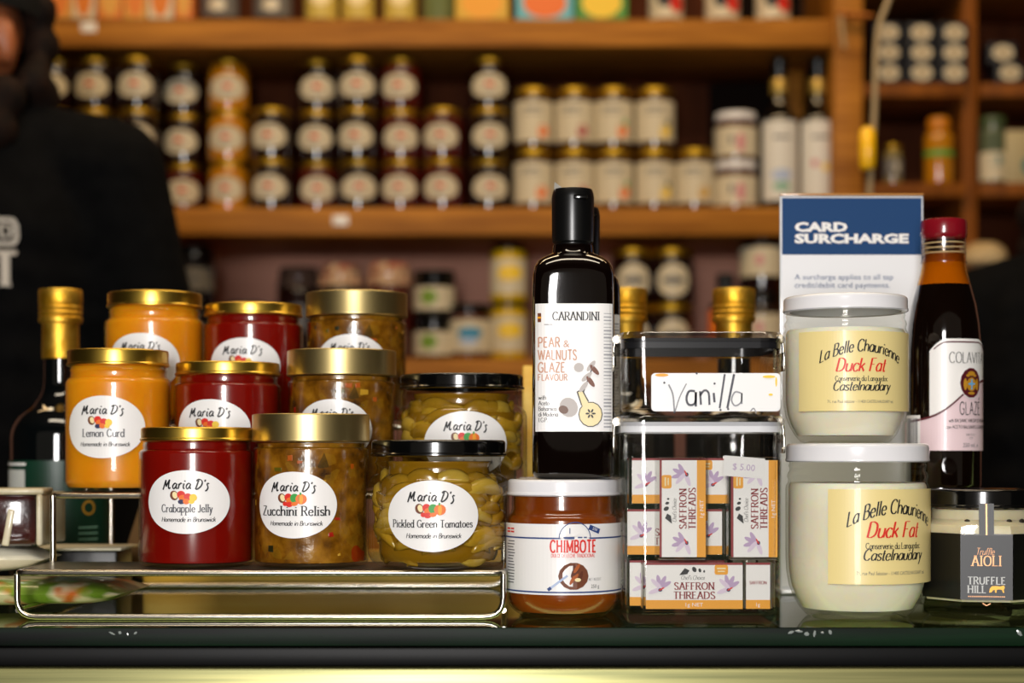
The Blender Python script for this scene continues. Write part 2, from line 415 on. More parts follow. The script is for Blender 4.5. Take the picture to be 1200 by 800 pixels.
M_strip = noisy('pale_steel_strip', '#66673f', '#98935f', 5, .35, (.6, 1, 40), metal=.6)
cpart('steel_strip', box_me('steel_strip', (0, CF+.006, -.052), (4, .016, .055), M_strip, .002))
cpart('case_back', box_me('case_back', (0, CB, -.38), (4, .012, .74), mat('case_back_dark', '#3c3a22', .5)))
cpart('case_deck', box_me('case_deck', (0, (CF+CB)/2+.004, -.16), (3.98, CB-CF-.03, .006), mat('case_deck_olive', '#6e6c48', .5)))
cpart('case_base', box_me('case_base', (0, (CF+CB)/2, -.59), (4, CB-CF, .84), mat('case_base_black', '#0d0d0d', .5)))
cpart('case_lamp', box_me('case_lamp', (0, CF+.045, -.05), (3.6, .018, .018), mat('case_lamp_tube', '#f4f0b8', .5, emit=2.0)))
ldg = thing('timber_ledge', 'yellow pine ledge with a thin post along the back of the glass counter', 'ledge', (-.135, 1.392, .0006))
link('ledge_board', box_me('ledge_board', (0, 0, .0135), (.33, .012, .027), noisy('pine_ledge', '#f2b93c', '#ffd668', 5, .5, (1, 12, 12)), .002), ldg)
link('thin_post', box_me('thin_post', (X(619, 1.39)+.135, 0, .102), (.009, .010, .15), MT['pine_ledge'], .001), ldg)
M_chip = glass('chipped_glass', '#c9d2cf', .25, .7, .1)
for cx, n in ((-.235, 4), (.185, 6), (.315, 2)):
    bm = bmesh.new()
    for i in range(n):
        q = bmesh.ops.create_icosphere(bm, subdivisions=1, radius=.0013)['verts']
        bmesh.ops.transform(bm, matrix=Matrix.Translation((cx+(i-n/2)*.0048, CF-.0004, -.0032+R_.uniform(-.001, .001))) @ Matrix.Rotation(R_.random()*3, 4, 'Y') @ Matrix.Diagonal((R_.uniform(.8, 2.4), .35, R_.uniform(.4, 1.2), 1)), verts=q)
    cpart('edge_chip', finish(bm, 'edge_chip', mat('chip_white', '#8d9490', .08, spec=1), 0))

# ---------------------------------------------------------------- wire riser rack
T = (.0323, .0794, .128); RY = (1.090, 1.175, 1.268, 1.345); RX0, RX1 = -.316, -.0055
rack = thing('display_rack', 'three step chrome wire riser rack standing on the counter under the homemade preserves', 'display rack', ((RX0+RX1)/2, 1.09, 0))
def rpart(name, me): return link(name, me, rack, tuple(-c for c in rack.location))
wr = .0021
bm = bmesh.new()
tube(bm, fillet([(RX0, RY[0], T[0]-.003), (RX0, RY[0], wr), (RX1, RY[0], wr), (RX1, RY[0], T[0]-.003)], .013), wr)
rpart('front_loop', finish(bm, 'front_loop', M_chrome))
bm = bmesh.new()
tube(bm, fillet([(RX0, RY[3], T[2]-.003), (RX0, RY[3], wr), (RX1, RY[3], wr), (RX1, RY[3], T[2]-.003)], .013), wr)
rpart('back_loop', finish(bm, 'back_loop', M_chrome))
for xx in (RX0, RX1):
    bm = bmesh.new(); tube(bm, [(xx, RY[0]+.002, wr+.004), (xx, RY[3]-.002, wr+.001)], wr*.9)
    rpart('floor_bar', finish(bm, 'floor_bar', M_chrome))
for i in range(3):
    bm = bmesh.new()
    box(bm, ((RX0+RX1)/2, (RY[i]+RY[i+1])/2, T[i]-.0012), (RX1-RX0-.002, RY[i+1]-RY[i]-.002, .0016))
    rpart('tier_sheet', finish(bm, 'tier_sheet', M_steel, 30))
    bm = bmesh.new(); z = T[i]-.0022
    tube(bm, fillet([(RX0, RY[i+1], z), (RX0, RY[i], z), (RX1, RY[i], z), (RX1, RY[i+1], z)], .006), wr)
    rpart('tier_rim', finish(bm, 'tier_rim', M_chrome))
    if i:
        for xx in (RX0, RX1):
            bm = bmesh.new(); tube(bm, [(xx, RY[i], T[i-1]-.003), (xx, RY[i], T[i]-.002)], wr)
            rpart('riser', finish(bm, 'riser', M_chrome))

# ---------------------------------------------------------------- food inside the jars
M_curd = noisy('lemon_curd', '#e48a06', '#ee9c16', 25, .32, sss=.5, lo=.3, hi=.7)
M_jelly = mat('crabapple_jelly', '#7c0c04', .2, coat=.2, sss=.25)
M_cara = noisy('caramel', '#7c3608', '#94480f', 18, .2, coat=.5, sss=.2)
M_fat = noisy('duck_fat', '#f0e6cc', '#f6efdc', 22, .35, sss=.5)
M_brine = mat('amber_brine', '#86600e', .2, coat=.2)
def relish_mat():
    m = mat('zucchini_relish', '#93610f', .22, coat=.5); b = m.node_tree.nodes['Principled BSDF']
    tc = nd(m, 'ShaderNodeTexCoord')
    n = nd(m, 'ShaderNodeTexNoise'); n.inputs['Scale'].default_value = 75; n.inputs['Detail'].default_value = 6
    lk(m, tc.outputs['Object'], n.inputs['Vector'])
    base = ramp(m, n.outputs['Fac'], [(.30, '#3c2204'), (.46, '#74480a'), (.58, '#8e5e12'), (.72, '#a87420')])
    vo = nd(m, 'ShaderNodeTexVoronoi'); vo.inputs['Scale'].default_value = 150; lk(m, tc.outputs['Object'], vo.inputs['Vector'])
    sp = nd(m, 'ShaderNodeSeparateColor'); lk(m, vo.outputs['Color'], sp.inputs[0])
    def blend(prev, src, lo, col, fac):
        r = nd(m, 'ShaderNodeMath', operation='GREATER_THAN'); r.inputs[1].default_value = lo; lk(m, src, r.inputs[0])
        f = nd(m, 'ShaderNodeMath', operation='MULTIPLY'); f.inputs[1].default_value = fac; lk(m, r.outputs[0], f.inputs[0])
        x = nd(m, 'ShaderNodeMix', data_type='RGBA'); lk(m, f.outputs[0], x.inputs[0]); lk(m, prev, x.inputs[6]); x.inputs[7].default_value = (*lin(col), 1)
        return x.outputs[2]
    c = blend(base, sp.outputs[0], .955, '#2e2c0e', .6); c = blend(c, sp.outputs[1], .85, '#a07a1c', .25)
    n2 = nd(m, 'ShaderNodeTexNoise'); n2.inputs['Scale'].default_value = 42; n2.inputs['Detail'].default_value = 1; lk(m, tc.outputs['Object'], n2.inputs['Vector'])
    c = blend(c, n2.outputs['Fac'], .70, '#a01c08', .75)
    lk(m, c, b.inputs['Base Color'])
    bp = nd(m, 'ShaderNodeBump'); bp.inputs['Strength'].default_value = .5; bp.inputs['Distance'].default_value = .002
    lk(m, n.outputs['Fac'], bp.inputs['Height']); lk(m, bp.outputs[0], b.inputs['Normal'])
    return m
M_relish = relish_mat()

def inset(prof, d, z0, z1):
    """profile of the food inside a jar wall"""
    p = [(max(r-d, 0), z) for r, z in prof if z0 <= z <= z1 and r > 0]
    return [(0, z0)]+[(p[0][0]*.93, z0)]+p+[(p[-1][0], z1), (0, z1)]
def lid_me(name, r, z0, z1, m, edge=.0016, roll=.0007, tabs=False):
    prof = [(r-.004, z0+.0005), (r-.0006, z0)]+[(r+roll, z0+.0008), (r+roll, z0+.0018), (r, z0+.0026), (r, z1-edge)]
    prof += arc(r-edge, z1-edge, edge, 0, 90, 4)[1:]+[(r-.006, z1), (r-.008, z1-.0007), (0, z1-.0007)]
    return lathe_me(name, prof, m, 64)

# ---------------------------------------------------------------- Maria D's preserves
def maria_label(R, title, tw, th, kind, zc, phi, rx=.0289, ry=.0213):
    f = Flat()
    f.ell(0, zc, rx, ry, M_paper, 0, 40)
    k = ry/.0213
    f.text("Maria D's", -.0005, zc+.0088*k, .0062, M_ink, 2, width=.0300, font='hand', wmin=.8, wmax=2.0, slant=.18, track=.25)
    c, z = -.001, zc+.0038*k
    fr = [(-.0068, .0006, .0028, .0033, M_brown, .3), (-.0062, .0008, .0017, .0024, M_cream, .3), (-.0022, .0012, .0027, .0026, M_red, 0), (-.0012, -.0012, .0025, .0023, M_org2, 0)]
    if kind == 'veg': fr += [(.002, .0006, .003, .0031, M_green, 0), (.0062, 0, .0037, .0035, M_org2, 0), (.0062, 0, .0012, .0034, M_orange, 0), (-.0015, -.0036, .0024, .0018, M_red, 0), (.002, -.0032, .0022, .0014, M_org2, .2), (-.0042, -.0032, .0017, .0015, M_red, 0), (.0058, .0036, .0006, .001, M_green, 0)]
    else: fr += [(.0022, -.0002, .0026, .0023, M_red, 0), (.0055, -.0008, .0024, .0025, M_yel, .2), (-.002, -.0036, .0022, .0016, M_plum, 0), (.0012, -.0034, .0021, .0019, M_org2, 0), (.0044, -.0034, .0018, .0016, M_yel, 0)]
    for i, (du, dv, a, b, mm, ro) in enumerate(fr): f.ell(c+du, z+dv, a, b, mm, 2+i*.4, rot=ro)
    f.text(title, 0, zc-.0067*k, th, M_grey if kind == 'fruit' else M_ink, 2, width=tw, font='serif', wmin=.8, wmax=2.0, serif=True, track=.5)
    f.text('Homemade in Brunswick', .001, zc-.0131*k, .0030, M_ink, 2, width=.0355, font='script', wmin=.9, wmax=1.8, slant=.22)
    return f.mesh('label', cyl(R, phi))
JK = {}
def jar_kind(k):
    if k in JK: return JK[k]
    if k == 'curd':
        R, H, lr, lh = .0374, .1045, .0354, .0122
        prof = [(.030, .0012)]+[(.031, .0)]+arc(R-.009, .009, .009, -80, 0, 6)+[(R, .05), (R, .079)]+arc(R-.006, .079, .006, 10, 62, 5)+[(.0338, .0868), (.0340, .0885), (.0345, .0895), (.0338, .0907), (.0335, H-.004)]
        me = (lathe_me('jar_glass', prof, M_clear), lathe_me('contents', inset(prof, .0011, .003, .0935), M_curd), lid_me('lid', lr, H-lh, H, M_gold))
    elif k == 'jelly':
        R, H, lr, lh = .0379, .0952, .0366, .0098
        prof = [(.030, .0012), (.0325, .0)]+arc(R-.005, .005, .005, -80, 0, 5)+[(R, .04), (R, .077)]+arc(R-.003, .077, .003, 10, 80, 4)+[(.0350, .0815), (.0353, .083), (.0348, .0845), (.0345, H-.003)]
        me = (lathe_me('jar_glass', prof, M_clear), lathe_me('contents', inset(prof, .0011, .0028, .0856), M_jelly), lid_me('lid', lr, H-lh, H, M_gold))
    elif k == 'relish':
        R, H, lr, lh = .0382, .1043, .0387, .0192
        prof = [(.030, .0012), (.0325, .0)]+arc(R-.005, .005, .005, -80, 0, 5)+[(R, .04), (R, .0795)]+arc(R-.002, .0795, .002, 10, 80, 4)+[(.0362, .0825), (.0366, .0838), (.036, .085), (.036, H-.003)]
        me = (lathe_me('jar_glass', prof, M_clear), lathe_me('contents', inset(prof, .0011, .003, .0845), M_relish), lid_me('lid', lr, H-lh, H, M_gold2, .0012, .0002))
    else:
        R, H, lr, lh = .0467, .0828, .0440, .0108
        prof = [(.034, .0014), (.036, .0)]+arc(R-.011, .011, .011, -75, 0, 6)+[(R, .03), (R, .052)]+arc(R-.010, .052, .010, 0, 62, 6)+[(.0405, .0645), (.0412, .0665), (.0418, .068), (.0410, .0695), (.0408, H-.003)]
        me = (lathe_me('jar_glass', prof, M_clear), lathe_me('brine', inset(prof, .0075, .004, .069), M_brine), lid_me('lid', lr, H-lh, H, M_blklid, .002, .0008))
    JK[k] = (R, H, me); return JK[k]
M_slice = [noisy('pickled_tomato_flesh', '#a07a14', '#b08a24', 90, .25, coat=.4, sss=.2), noisy('pickled_tomato_dark', '#8a6410', '#9e781c', 90, .25, coat=.4), noisy('pickled_tomato_pale', '#ac8a28', '#bc9c3c', 90, .25, coat=.4)]
SL = []
def slice_meshes():
    """curved wedges of green tomato, hugging the inside of the jar wall"""
    for mi, (span, ht, bend) in enumerate(((1.05, .0052, .0070), (.95, .0042, -.0060), (1.25, .0040, .0095), (.80, .0055, .004))):
        for q in range(3):
            bm = bmesh.new(); n = 10; pts = []; tp = []
            for i in range(n+1):
                t = i/n*2-1; a = t*span/2
                pts.append((.0398*math.sin(a), -.0398*math.cos(a), bend*(1-t*t)-bend*.5)); tp.append(max(.12, (1-t*t)**.45))
            tube(bm, pts, 1, 8, 0, [ht*k for k in tp])
            for v in bm.verts:
                r = math.hypot(v.co.x, v.co.y); s = (.0385+(r-.0398)*.72)/r; v.co.x *= s; v.co.y *= s
            SL.append(finish(bm, 'tomato_slice', M_slice[q], 80))
def preserve(k, name, label, loc, title, tw, th, fruit, zc, phi, rx=.0289, ry=.0213, rz=0):
    R, H, me = jar_kind(k)
    t = thing(name, label, 'jar', loc, rz, 'homemade preserves on the wire rack')
    if k != 'pickle': t.scale = (1, 1, .958)
    for nm, x in zip(('jar_glass', 'brine' if k == 'pickle' else 'contents', 'lid'), me):
        o = link(nm, x, t)
        if nm == 'lid': o['label'] = {'curd': 'gold lid', 'jelly': 'gold lid', 'relish': 'deep satin gold lid', 'pickle': 'black lid'}[k]
    link('label', maria_label(R+.0002, title, tw, th, fruit, zc, phi, rx, ry), t)
    if k == 'pickle':
        if not SL: slice_meshes()
        for row in range(10):
            n = 9
            for i in range(n):
                o = link('tomato_slice', R_.choice(SL), t, (0, 0, 0.0085+row*.0056+R_.uniform(-.002, .002)), 2*PI*(i+row*.5)/n+R_.uniform(-.2, .2))
                sc_ = 1.04 if .014 < o.location.z < .050 else .92
                o.scale = (sc_, sc_, R_.uniform(.9, 1.25)); o.location.z = min(o.location.z, .0560)
                o.rotation_euler.x = 0
    elif k == 'relish':
        for i in range(18):
            a = R_.uniform(0, 2*PI) if i > 12 else R_.uniform(-1.3, 1.3); s = R_.uniform(.0016, .0034)
            bm = bmesh.new(); box(bm, (0, 0, 0), (s*R_.uniform(.8, 1.8), .001, s*R_.uniform(.7, 1.6)), 0, .0003)
            for v in bm.verts: v.co += Vector((R_.uniform(-1, 1), 0, R_.uniform(-1, 1)))*s*.18
            mm = R_.choice([mat('relish_dark_skin', '#20240c', .3, coat=.4), mat('relish_red_pepper', '#a51c0a', .3, coat=.4), mat('relish_olive', '#5f5410', .3, coat=.4), mat('relish_yellow', '#c2952a', .3, coat=.4), mat('relish_orange', '#b0520c', .3, coat=.4)])
            link('vegetable_piece', finish(bm, 'vegetable_piece', mm, 0), t, (.0368*math.sin(a), -.0368*math.cos(a), R_.uniform(.008, .079)), a)
    return t
CRAB = ('Crabapple Jelly', .0335, .0050, 'fruit'); LEM = ('Lemon Curd', .0300, .0054, 'fruit')
ZUC = ('Zucchini Relish', .0475, .0062, 'veg'); PIK = ('Pickled Green Tomatoes', .0530, .0046, 'veg')
def row(k, name, label, px, Y, tier, spec, zc, phi, **kw):
    return preserve(k, name, label, (X(px, Y), Y, T[tier]), *spec, zc, phi, **kw)
row('jelly', 'crabapple_jelly_jar', 'red crabapple jelly jar with gold lid on the lowest step, front of its row', 231, 1.132, 0, CRAB, .0448, .0)
row('relish', 'zucchini_relish_jar', 'zucchini relish jar with deep gold lid on the lowest step, front of its row', 364.5, 1.132, 0, ZUC, .0428, -.18, rx=.0285, ry=.0223)
row('pickle', 'pickled_tomato_jar', 'pickled green tomatoes jar with black lid on the lowest step, whole label showing', 514, 1.1245, 0, PIK, .0345, -.05, rx=.0308, ry=.0226)
row('curd', 'lemon_curd_jar', 'lemon curd jar with gold lid on the middle step, whole label showing', 138.5, 1.217, 1, LEM, .0473, -.06, rx=.0298, ry=.0226)
row('jelly', 'crabapple_jelly_jar', 'dark red jelly jar on the middle step, behind the front crabapple jelly jar', 267, 1.217, 1, CRAB, .0460, -.17)
row('relish', 'zucchini_relish_jar', 'relish jar on the middle step, its label half hidden by the front relish lid', 400.5, 1.217, 1, ZUC, .0450, -.07, rx=.0285, ry=.0223)
row('pickle', 'pickled_tomato_jar', 'pickled green tomatoes jar on the middle step, bottom of label hidden by a black lid', 541, 1.2185, 1, PIK, .0335, .1, rx=.0308, ry=.0226)
row('curd', 'lemon_curd_jar', 'lemon curd jar on the top step, only the upper half of its label showing', 181.5, 1.302, 2, LEM, .0480, -.08, rx=.0298, ry=.0226)
row('jelly', 'crabapple_jelly_jar', 'bright red jelly jar on the top step between lemon curd and relish', 297, 1.302, 2, CRAB, .0456, -.06)
row('relish', 'zucchini_relish_jar', 'relish jar on the top step, the hindmost deep gold lid', 418, 1.302, 2, ZUC, .0473, -.04, rx=.0285, ry=.0223)

# ---------------------------------------------------------------- caramel spread jars with the pear glaze bottles on top
def caramel_jar(loc, label, phi):
    R, H = .0374, .0897
    t = thing('caramel_spread_jar', label, 'jar', loc, 0, 'caramel spread jars')
    prof = [(.022, .0015), (.0265, .0), (.0285, .0008)]+arc(R-.0155, .0155, .0155, -62, 0, 8)+[(R, .04), (R, .064)]+arc(R-.006, .0645, .006, 5, 58, 5)+[(.0338, .0722), (.0335, .0735), (.0338, .076), (.0336, .079), (.0335, H-.003)]
    prof = [(r, z*.965) for r, z in prof[:-1]]+[(.0335, H-.003)]
    link('jar_glass', lathe_me('jar_glass', prof, M_clear), t)
    link('contents', lathe_me('contents', inset(prof, .0012, .004, .0790), M_cara), t)
    link('lid', lid_me('lid', .0364, H-.0108, H, M_white, .0022), t)['label'] = 'white lid'
    f = Flat(); W = R*2*1.45; z0, z1 = .0165, .0615; zc = (z0+z1)/2
    f.rect(0, zc, W, z1-z0, M_paper, 0, 40)
    for z in (.0182, .0525): f.rect(0, z, W, .0010, M_navy, 1, 40)
    c = .0065
    f.ring(c, .0525, .0105, .0105, .0006, M_navy, 2, 0, 180); f.ell(c, .0525, .0098, .0009, M_paper, 3)
    f.poly([(c-.008, .0532), (c-.004, .0560), (c-.001, .0540), (c+.003, .0565), (c+.008, .0532)], M_paper, 3)
    for du, s in ((-.006, .003), (-.0025, .004), (.003, .003), (.0065, .002)): f.rect(c+du, .0531, s, .0008, M_navy, 4, 1)
    f.line((c-.0035, .0555), (c-.0035, .059), .0006, M_navy, 4)
    f.add([(c+.0085, .0582), (c+.0160, .0552), (c+.0172, .0582), (c+.0098, .0612)], M_navy, 4)
    f.text('250', c+.0128, .0574, .0018, M_paper, 5, rot=-.38)
    f.text('CHIMBOTE', c-.001, .0438, .0074, M_red, 5, width=.0300, font='serif', wmin=1.5, wmax=2.4, serif=True, track=1.0)
    f.text('DULCE DE LECHE TRADICIONAL', c-.001, .0405, .0022, M_red, 4, width=.0285, font='drawn', wmin=1.0, wmax=1.6)
    f.ell(c-.001, .0285, .0098, .0087, M_brown, 2)
    for i in range(7): f.ell(c-.001+R_.uniform(-.005, .005), .0285+R_.uniform(-.004, .005), .0035, .0011, mat('caramel_print', '#a8541c', .5) if i % 2 else mat('caramel_print_dark', '#5a2608', .5), 3+i*.3, rot=R_.uniform(.6, 1.6))
    f.line((c-.017, .0198), (c-.005, .0290), .0014, mat('pale_blue_ink', '#a9b9d8', .5), 6); f.line((c-.0172, .0197), (c-.0152, .0212), .0020, M_navy, 7)
    f.ell(c+.0015, .0262, .0020, .0012, M_cream, 6)
    f.text('NET WEIGHT', c+.0135, .0255, .0017, M_grey, 3, width=.0095, font='drawn'); f.text('250 g', c+.0135, .0208, .0024, M_grey, 3, width=.006)
    for z in (.058, .056): f.rect(-.0430, z, .010, .0011, M_red, 2, 1)
    for i in range(15): f.rect(-.0425+R_.uniform(-.001, .001), .050-i*.0019, R_.uniform(.008, .0105), .0006, M_grey, 2, 2)
    link('label', f.mesh('label', cyl(R+.0002, phi)), t)
    return t
CJ = (X(660, 1.12), 1.12); CJ2 = (X(667.5, 1.20), 1.20)
caramel_jar((*CJ, 0), 'caramel jar with white lid at counter front, pear glaze bottle standing on it', .0)
caramel_jar((*CJ2, 0), 'caramel jar directly behind the front caramel jar, only its right edge showing', .55)

M_botblk = mat('dark_glaze_bottle', '#080302', .06, coat=1)
def glaze_bottle(loc, label, rz):
    t = thing('pear_glaze_bottle', label, 'bottle', loc, rz, 'pear and walnut glaze bottles')
    A, B, H = .0265, .0220, .1885
    prof, n = [], []
    def ring(z, a, b, e): prof.append((1, z)); n.append((a, b, e))
    ring(.0, A*.86, B*.86, 5); ring(.0012, A*.95, B*.94, 5); ring(.004, A, B, 5.5); ring(.06, A, B, 5.5); ring(.120, A, B, 5.5); ring(.132, A*.99, B*.99, 5)
    ring(.1375, A*.955, B*.96, 4.2); ring(.1412, A*.88, B*.90, 3.4); ring(.1440, A*.74, B*.79, 2.8); ring(.1458, .0160, .0150, 2.2); ring(.1472, .0135, .0135, 2); ring(.152, .0130, .0130, 2)
    prof = [(0, .001)]+prof+[(0, .152)]; n = [None]+n+[None]
    link('bottle_body', lathe_me('bottle_body', prof, M_botblk, 72, n, 50), t)
    cp = [(.010, .1470), (.0124, .1470), (.0128, .1478), (.0128, .1510), (.0122, .1518), (.0122, .1530), (.0134, .1542), (.0137, .158), (.0139, .183), (.0134, .1862), (.0125, H), (0, H)]
    cap = link('flip_cap', lathe_me('flip_cap', cp, M_blk, 48), t)
    bm = bmesh.new(); box(bm, (.0045, -.0137, .1820), (.009, .0022, .0028), 0, .0008); link('thumb_notch', finish(bm, 'thumb_notch', M_blklid, 30), cap)
    bm = bmesh.new(); v = [bm.verts.new(p) for p in ((-.0120, -.006, H-.002), (-.0125, .004, H-.002), (-.0120, -.001, H+.0052), (-.0060, .002, H+.0012), (-.0050, -.007, H-.0005))]
    bm.faces.new((v[0], v[4], v[3], v[2])); bm.faces.new((v[1], v[2], v[3])); bmesh.ops.solidify(bm, geom=bm.faces[:], thickness=.0006)
    link('torn_seal', finish(bm, 'torn_seal', mat('clear_seal', '#d5d5d2', .2), 0), cap)['label'] = 'torn whitish seal scrap'
    f = Flat(); z0, z1 = .0305, .1125; w = .0495; x0 = -w/2+.0003
    f.rect(0, (z0+z1)/2, w, z1-z0, M_paper, 0, 24)
    f.rect(x0+.0022, .1035, .0022, .0058, M_brown, 2, 1); f.rect(x0+.0022, .1035, .0024, .0012, M_orange, 3, 1)
    f.text('CARANDINI', .0012, .1018, .0052, M_ink, 2, width=.0305, font='serif', wmin=.5, wmax=1.9, serif=True)
    f.rect(x0+.008, .0990, .0055, .0005, M_grey, 2, 1)
    for s, z, wd in (('PEAR &', .0845, .0205), ('WALNUTS', .0765, .0250), ('GLAZE', .0685, .0175), ('FLAVOUR', .0632, .0190)):
        f.text(s.replace(' &', ''), x0+.0012, z, .0062 if z > .065 else .0040, M_tan, 2, width=wd*(.70 if '&' in s else 1), font='drawn', wmin=1.3, wmax=2.1, align='l', track=.7)
    f.text('&', x0+.0195, .0845, .0048, M_tan, 2)
    for i, (s, wd) in enumerate((('with', .005), ('Aceto', .007), ('Balsamico', .0115), ('di Modena', .0125), ('I.G.P.', .006))):
        f.text(s, x0+.0016, .0510-i*.0036, .0027, M_ink, 2, width=wd, font='serif', wmin=.7, wmax=1.6, serif=False, align='l')
    wal = mat('walnut_ink', '#6f5142', .5)
    f.ell(-.0035, .0460, .0058, .0064, mat('grey_print', '#b9b2ae', .5), 2, rot=.5); f.ell(-.0068, .0445, .0032, .0026, wal, 3, rot=-.4)
    f.ell(.0030, .0715, .0032, .0030, mat('grey_print', '#b9b2ae', .5), 2)
    f.ell(.0105, .0415, .0078, .0082, M_ink, 3); f.ell(.0105, .0415, .0072, .0076, M_cream, 4)
    f.poly([(.0045, .0470), (.0015, .0560), (.0050, .0580), (.0095, .0500)], M_ink, 3.4); f.poly([(.0053, .0468), (.0025, .0556), (.0048, .0570), (.0090, .0490)], M_cream, 4.4)
    for a in range(6): f.ell(.0105+.0020*math.cos(a*1.047), .0420+.0020*math.sin(a*1.047), .0013, .0006, M_ink, 5.4, rot=a*1.047)
    # a plain leafy sprig above the pear
    for du, dv, ro in ((.0060, .0590, .9), (.0105, .0625, 2.2), (.0080, .0655, .7), (.0130, .0700, 2.3), (.0108, .0725, .9)):
        f.ell(du, dv, .0042, .0015, M_brown if ro > 2 else mat('grey_print', '#b9b2ae', .5), 5, rot=ro)
    f.line((.0060, .0560), (.0130, .0750), .0007, M_ink, 4)
    for i in range(34):
        f.rect(.0215, z0+.003+i*.0022, .0050, R_.choice((.0004, .0007, .0010)), mat('pale_grey_ink', '#a5a6aa', .5), 2, 2)
    def onb(u, v, e):
        y = -(B+.0003+e)*(max(0, 1-min(1, abs(u)/(A+.0002))**5.5))**(1/5.5); return (u, y, v)
    link('label', f.mesh('label', onb), t)
    return t
glaze_bottle((X(671, 1.12), 1.115, .0899), 'black pear and walnut glaze bottle, whole white label facing out, on the front caramel jar', 0)
glaze_bottle((X(680, 1.20), 1.20, .0899), 'black glaze bottle mostly hidden behind the front pear and walnut glaze bottle', .12)

# ---------------------------------------------------------------- duck fat jars
def duck_jar(loc, s, sz, label, u0, u1, tphi):
    t = thing('duck_fat_jar', label, 'jar', loc, 0, 'duck fat jars')
    t.scale = (1, 1, sz); R, H = .0465*s, .1170*s
    prof = [(.026*s, .002*s), (.031*s, .0), (.0335*s, .0012*s)]+[(a*s, b*s) for a, b in ((.0375, .006), (.0415, .013), (.0445, .021), (.0460, .030), (.0465, .040), (.0465, .086))]
    prof += [(a*s, b*s) for a, b in ((.0462, .0885), (.0450, .0905), (.0447, .0925), (.0455, .0945), (.0452, .0965), (.0440, .0985), (.0440, .1005), (.0446, .1020), (.0440, .1032), (.0440, .1135))]
    link('jar_glass', lathe_me('jar_glass', prof, M_greenglass, 64), t)
    link('contents', lathe_me('contents', inset(prof, .0020*s, 0.0060*s, .0905*s), M_fat, 64), t)
    link('lid', lid_me('lid', .0462*s, H-.0125*s, H, M_white, .0030*s, .0004), t)['label'] = 'white lid'
    M_dl = mat('pale_yellow_label', '#ecd894', .4, coat=.15)
    f = Flat(); z0, z1 = .0248*s, .0868*s; zz = lambda k: z0+(z1-z0)*k
    a0, a1 = u0*R, u1*R; c = tphi*R
    f.rect((a0+a1)/2, (z0+z1)/2, a1-a0, z1-z0, M_dl, 0, 48)
    f.text('La Belle Chaurienne', c, zz(.745), .0092*s, M_ink, 2, width=.0640*s, font='script', wmin=.6, wmax=1.9, slant=.25, arch=9.0/s)
    f.text('Duck Fat', c-.001, zz(.495), .0102*s, M_red, 2, width=.0375*s, font='script', wmin=.5, wmax=1.9, slant=.32)
    f.text('Conserverie du Languedoc', c, zz(.375), .0038*s, M_ink, 2, width=.0400*s, font='serif', wmin=.8, wmax=1.8, serif=True)
    f.text('Castelnaudary', c, zz(.255), .0072*s, M_ink, 2, width=.0440*s, font='script', wmin=.5, wmax=1.9, slant=.32)
    f.text('71, rue Paul Sabatier - 11400 CASTELNAUDARY tel.', c, zz(.10), .0024*s, M_grey, 2, width=.0510*s)
    link('label', f.mesh('label', cyl(R+.0003)), t)
    return t
DJ = (X(1004.5, 1.12), 1.12)
duck_jar((*DJ, 0), 1.0, .965, 'larger duck fat jar standing on the counter glass with a smaller one on its lid', -.60, 1.35, .34)
duck_jar((X(990.5, 1.12), 1.12, .1131), .868, .941, 'smaller duck fat jar stacked on the larger duck fat jar', -1.0, 1.32, .08)

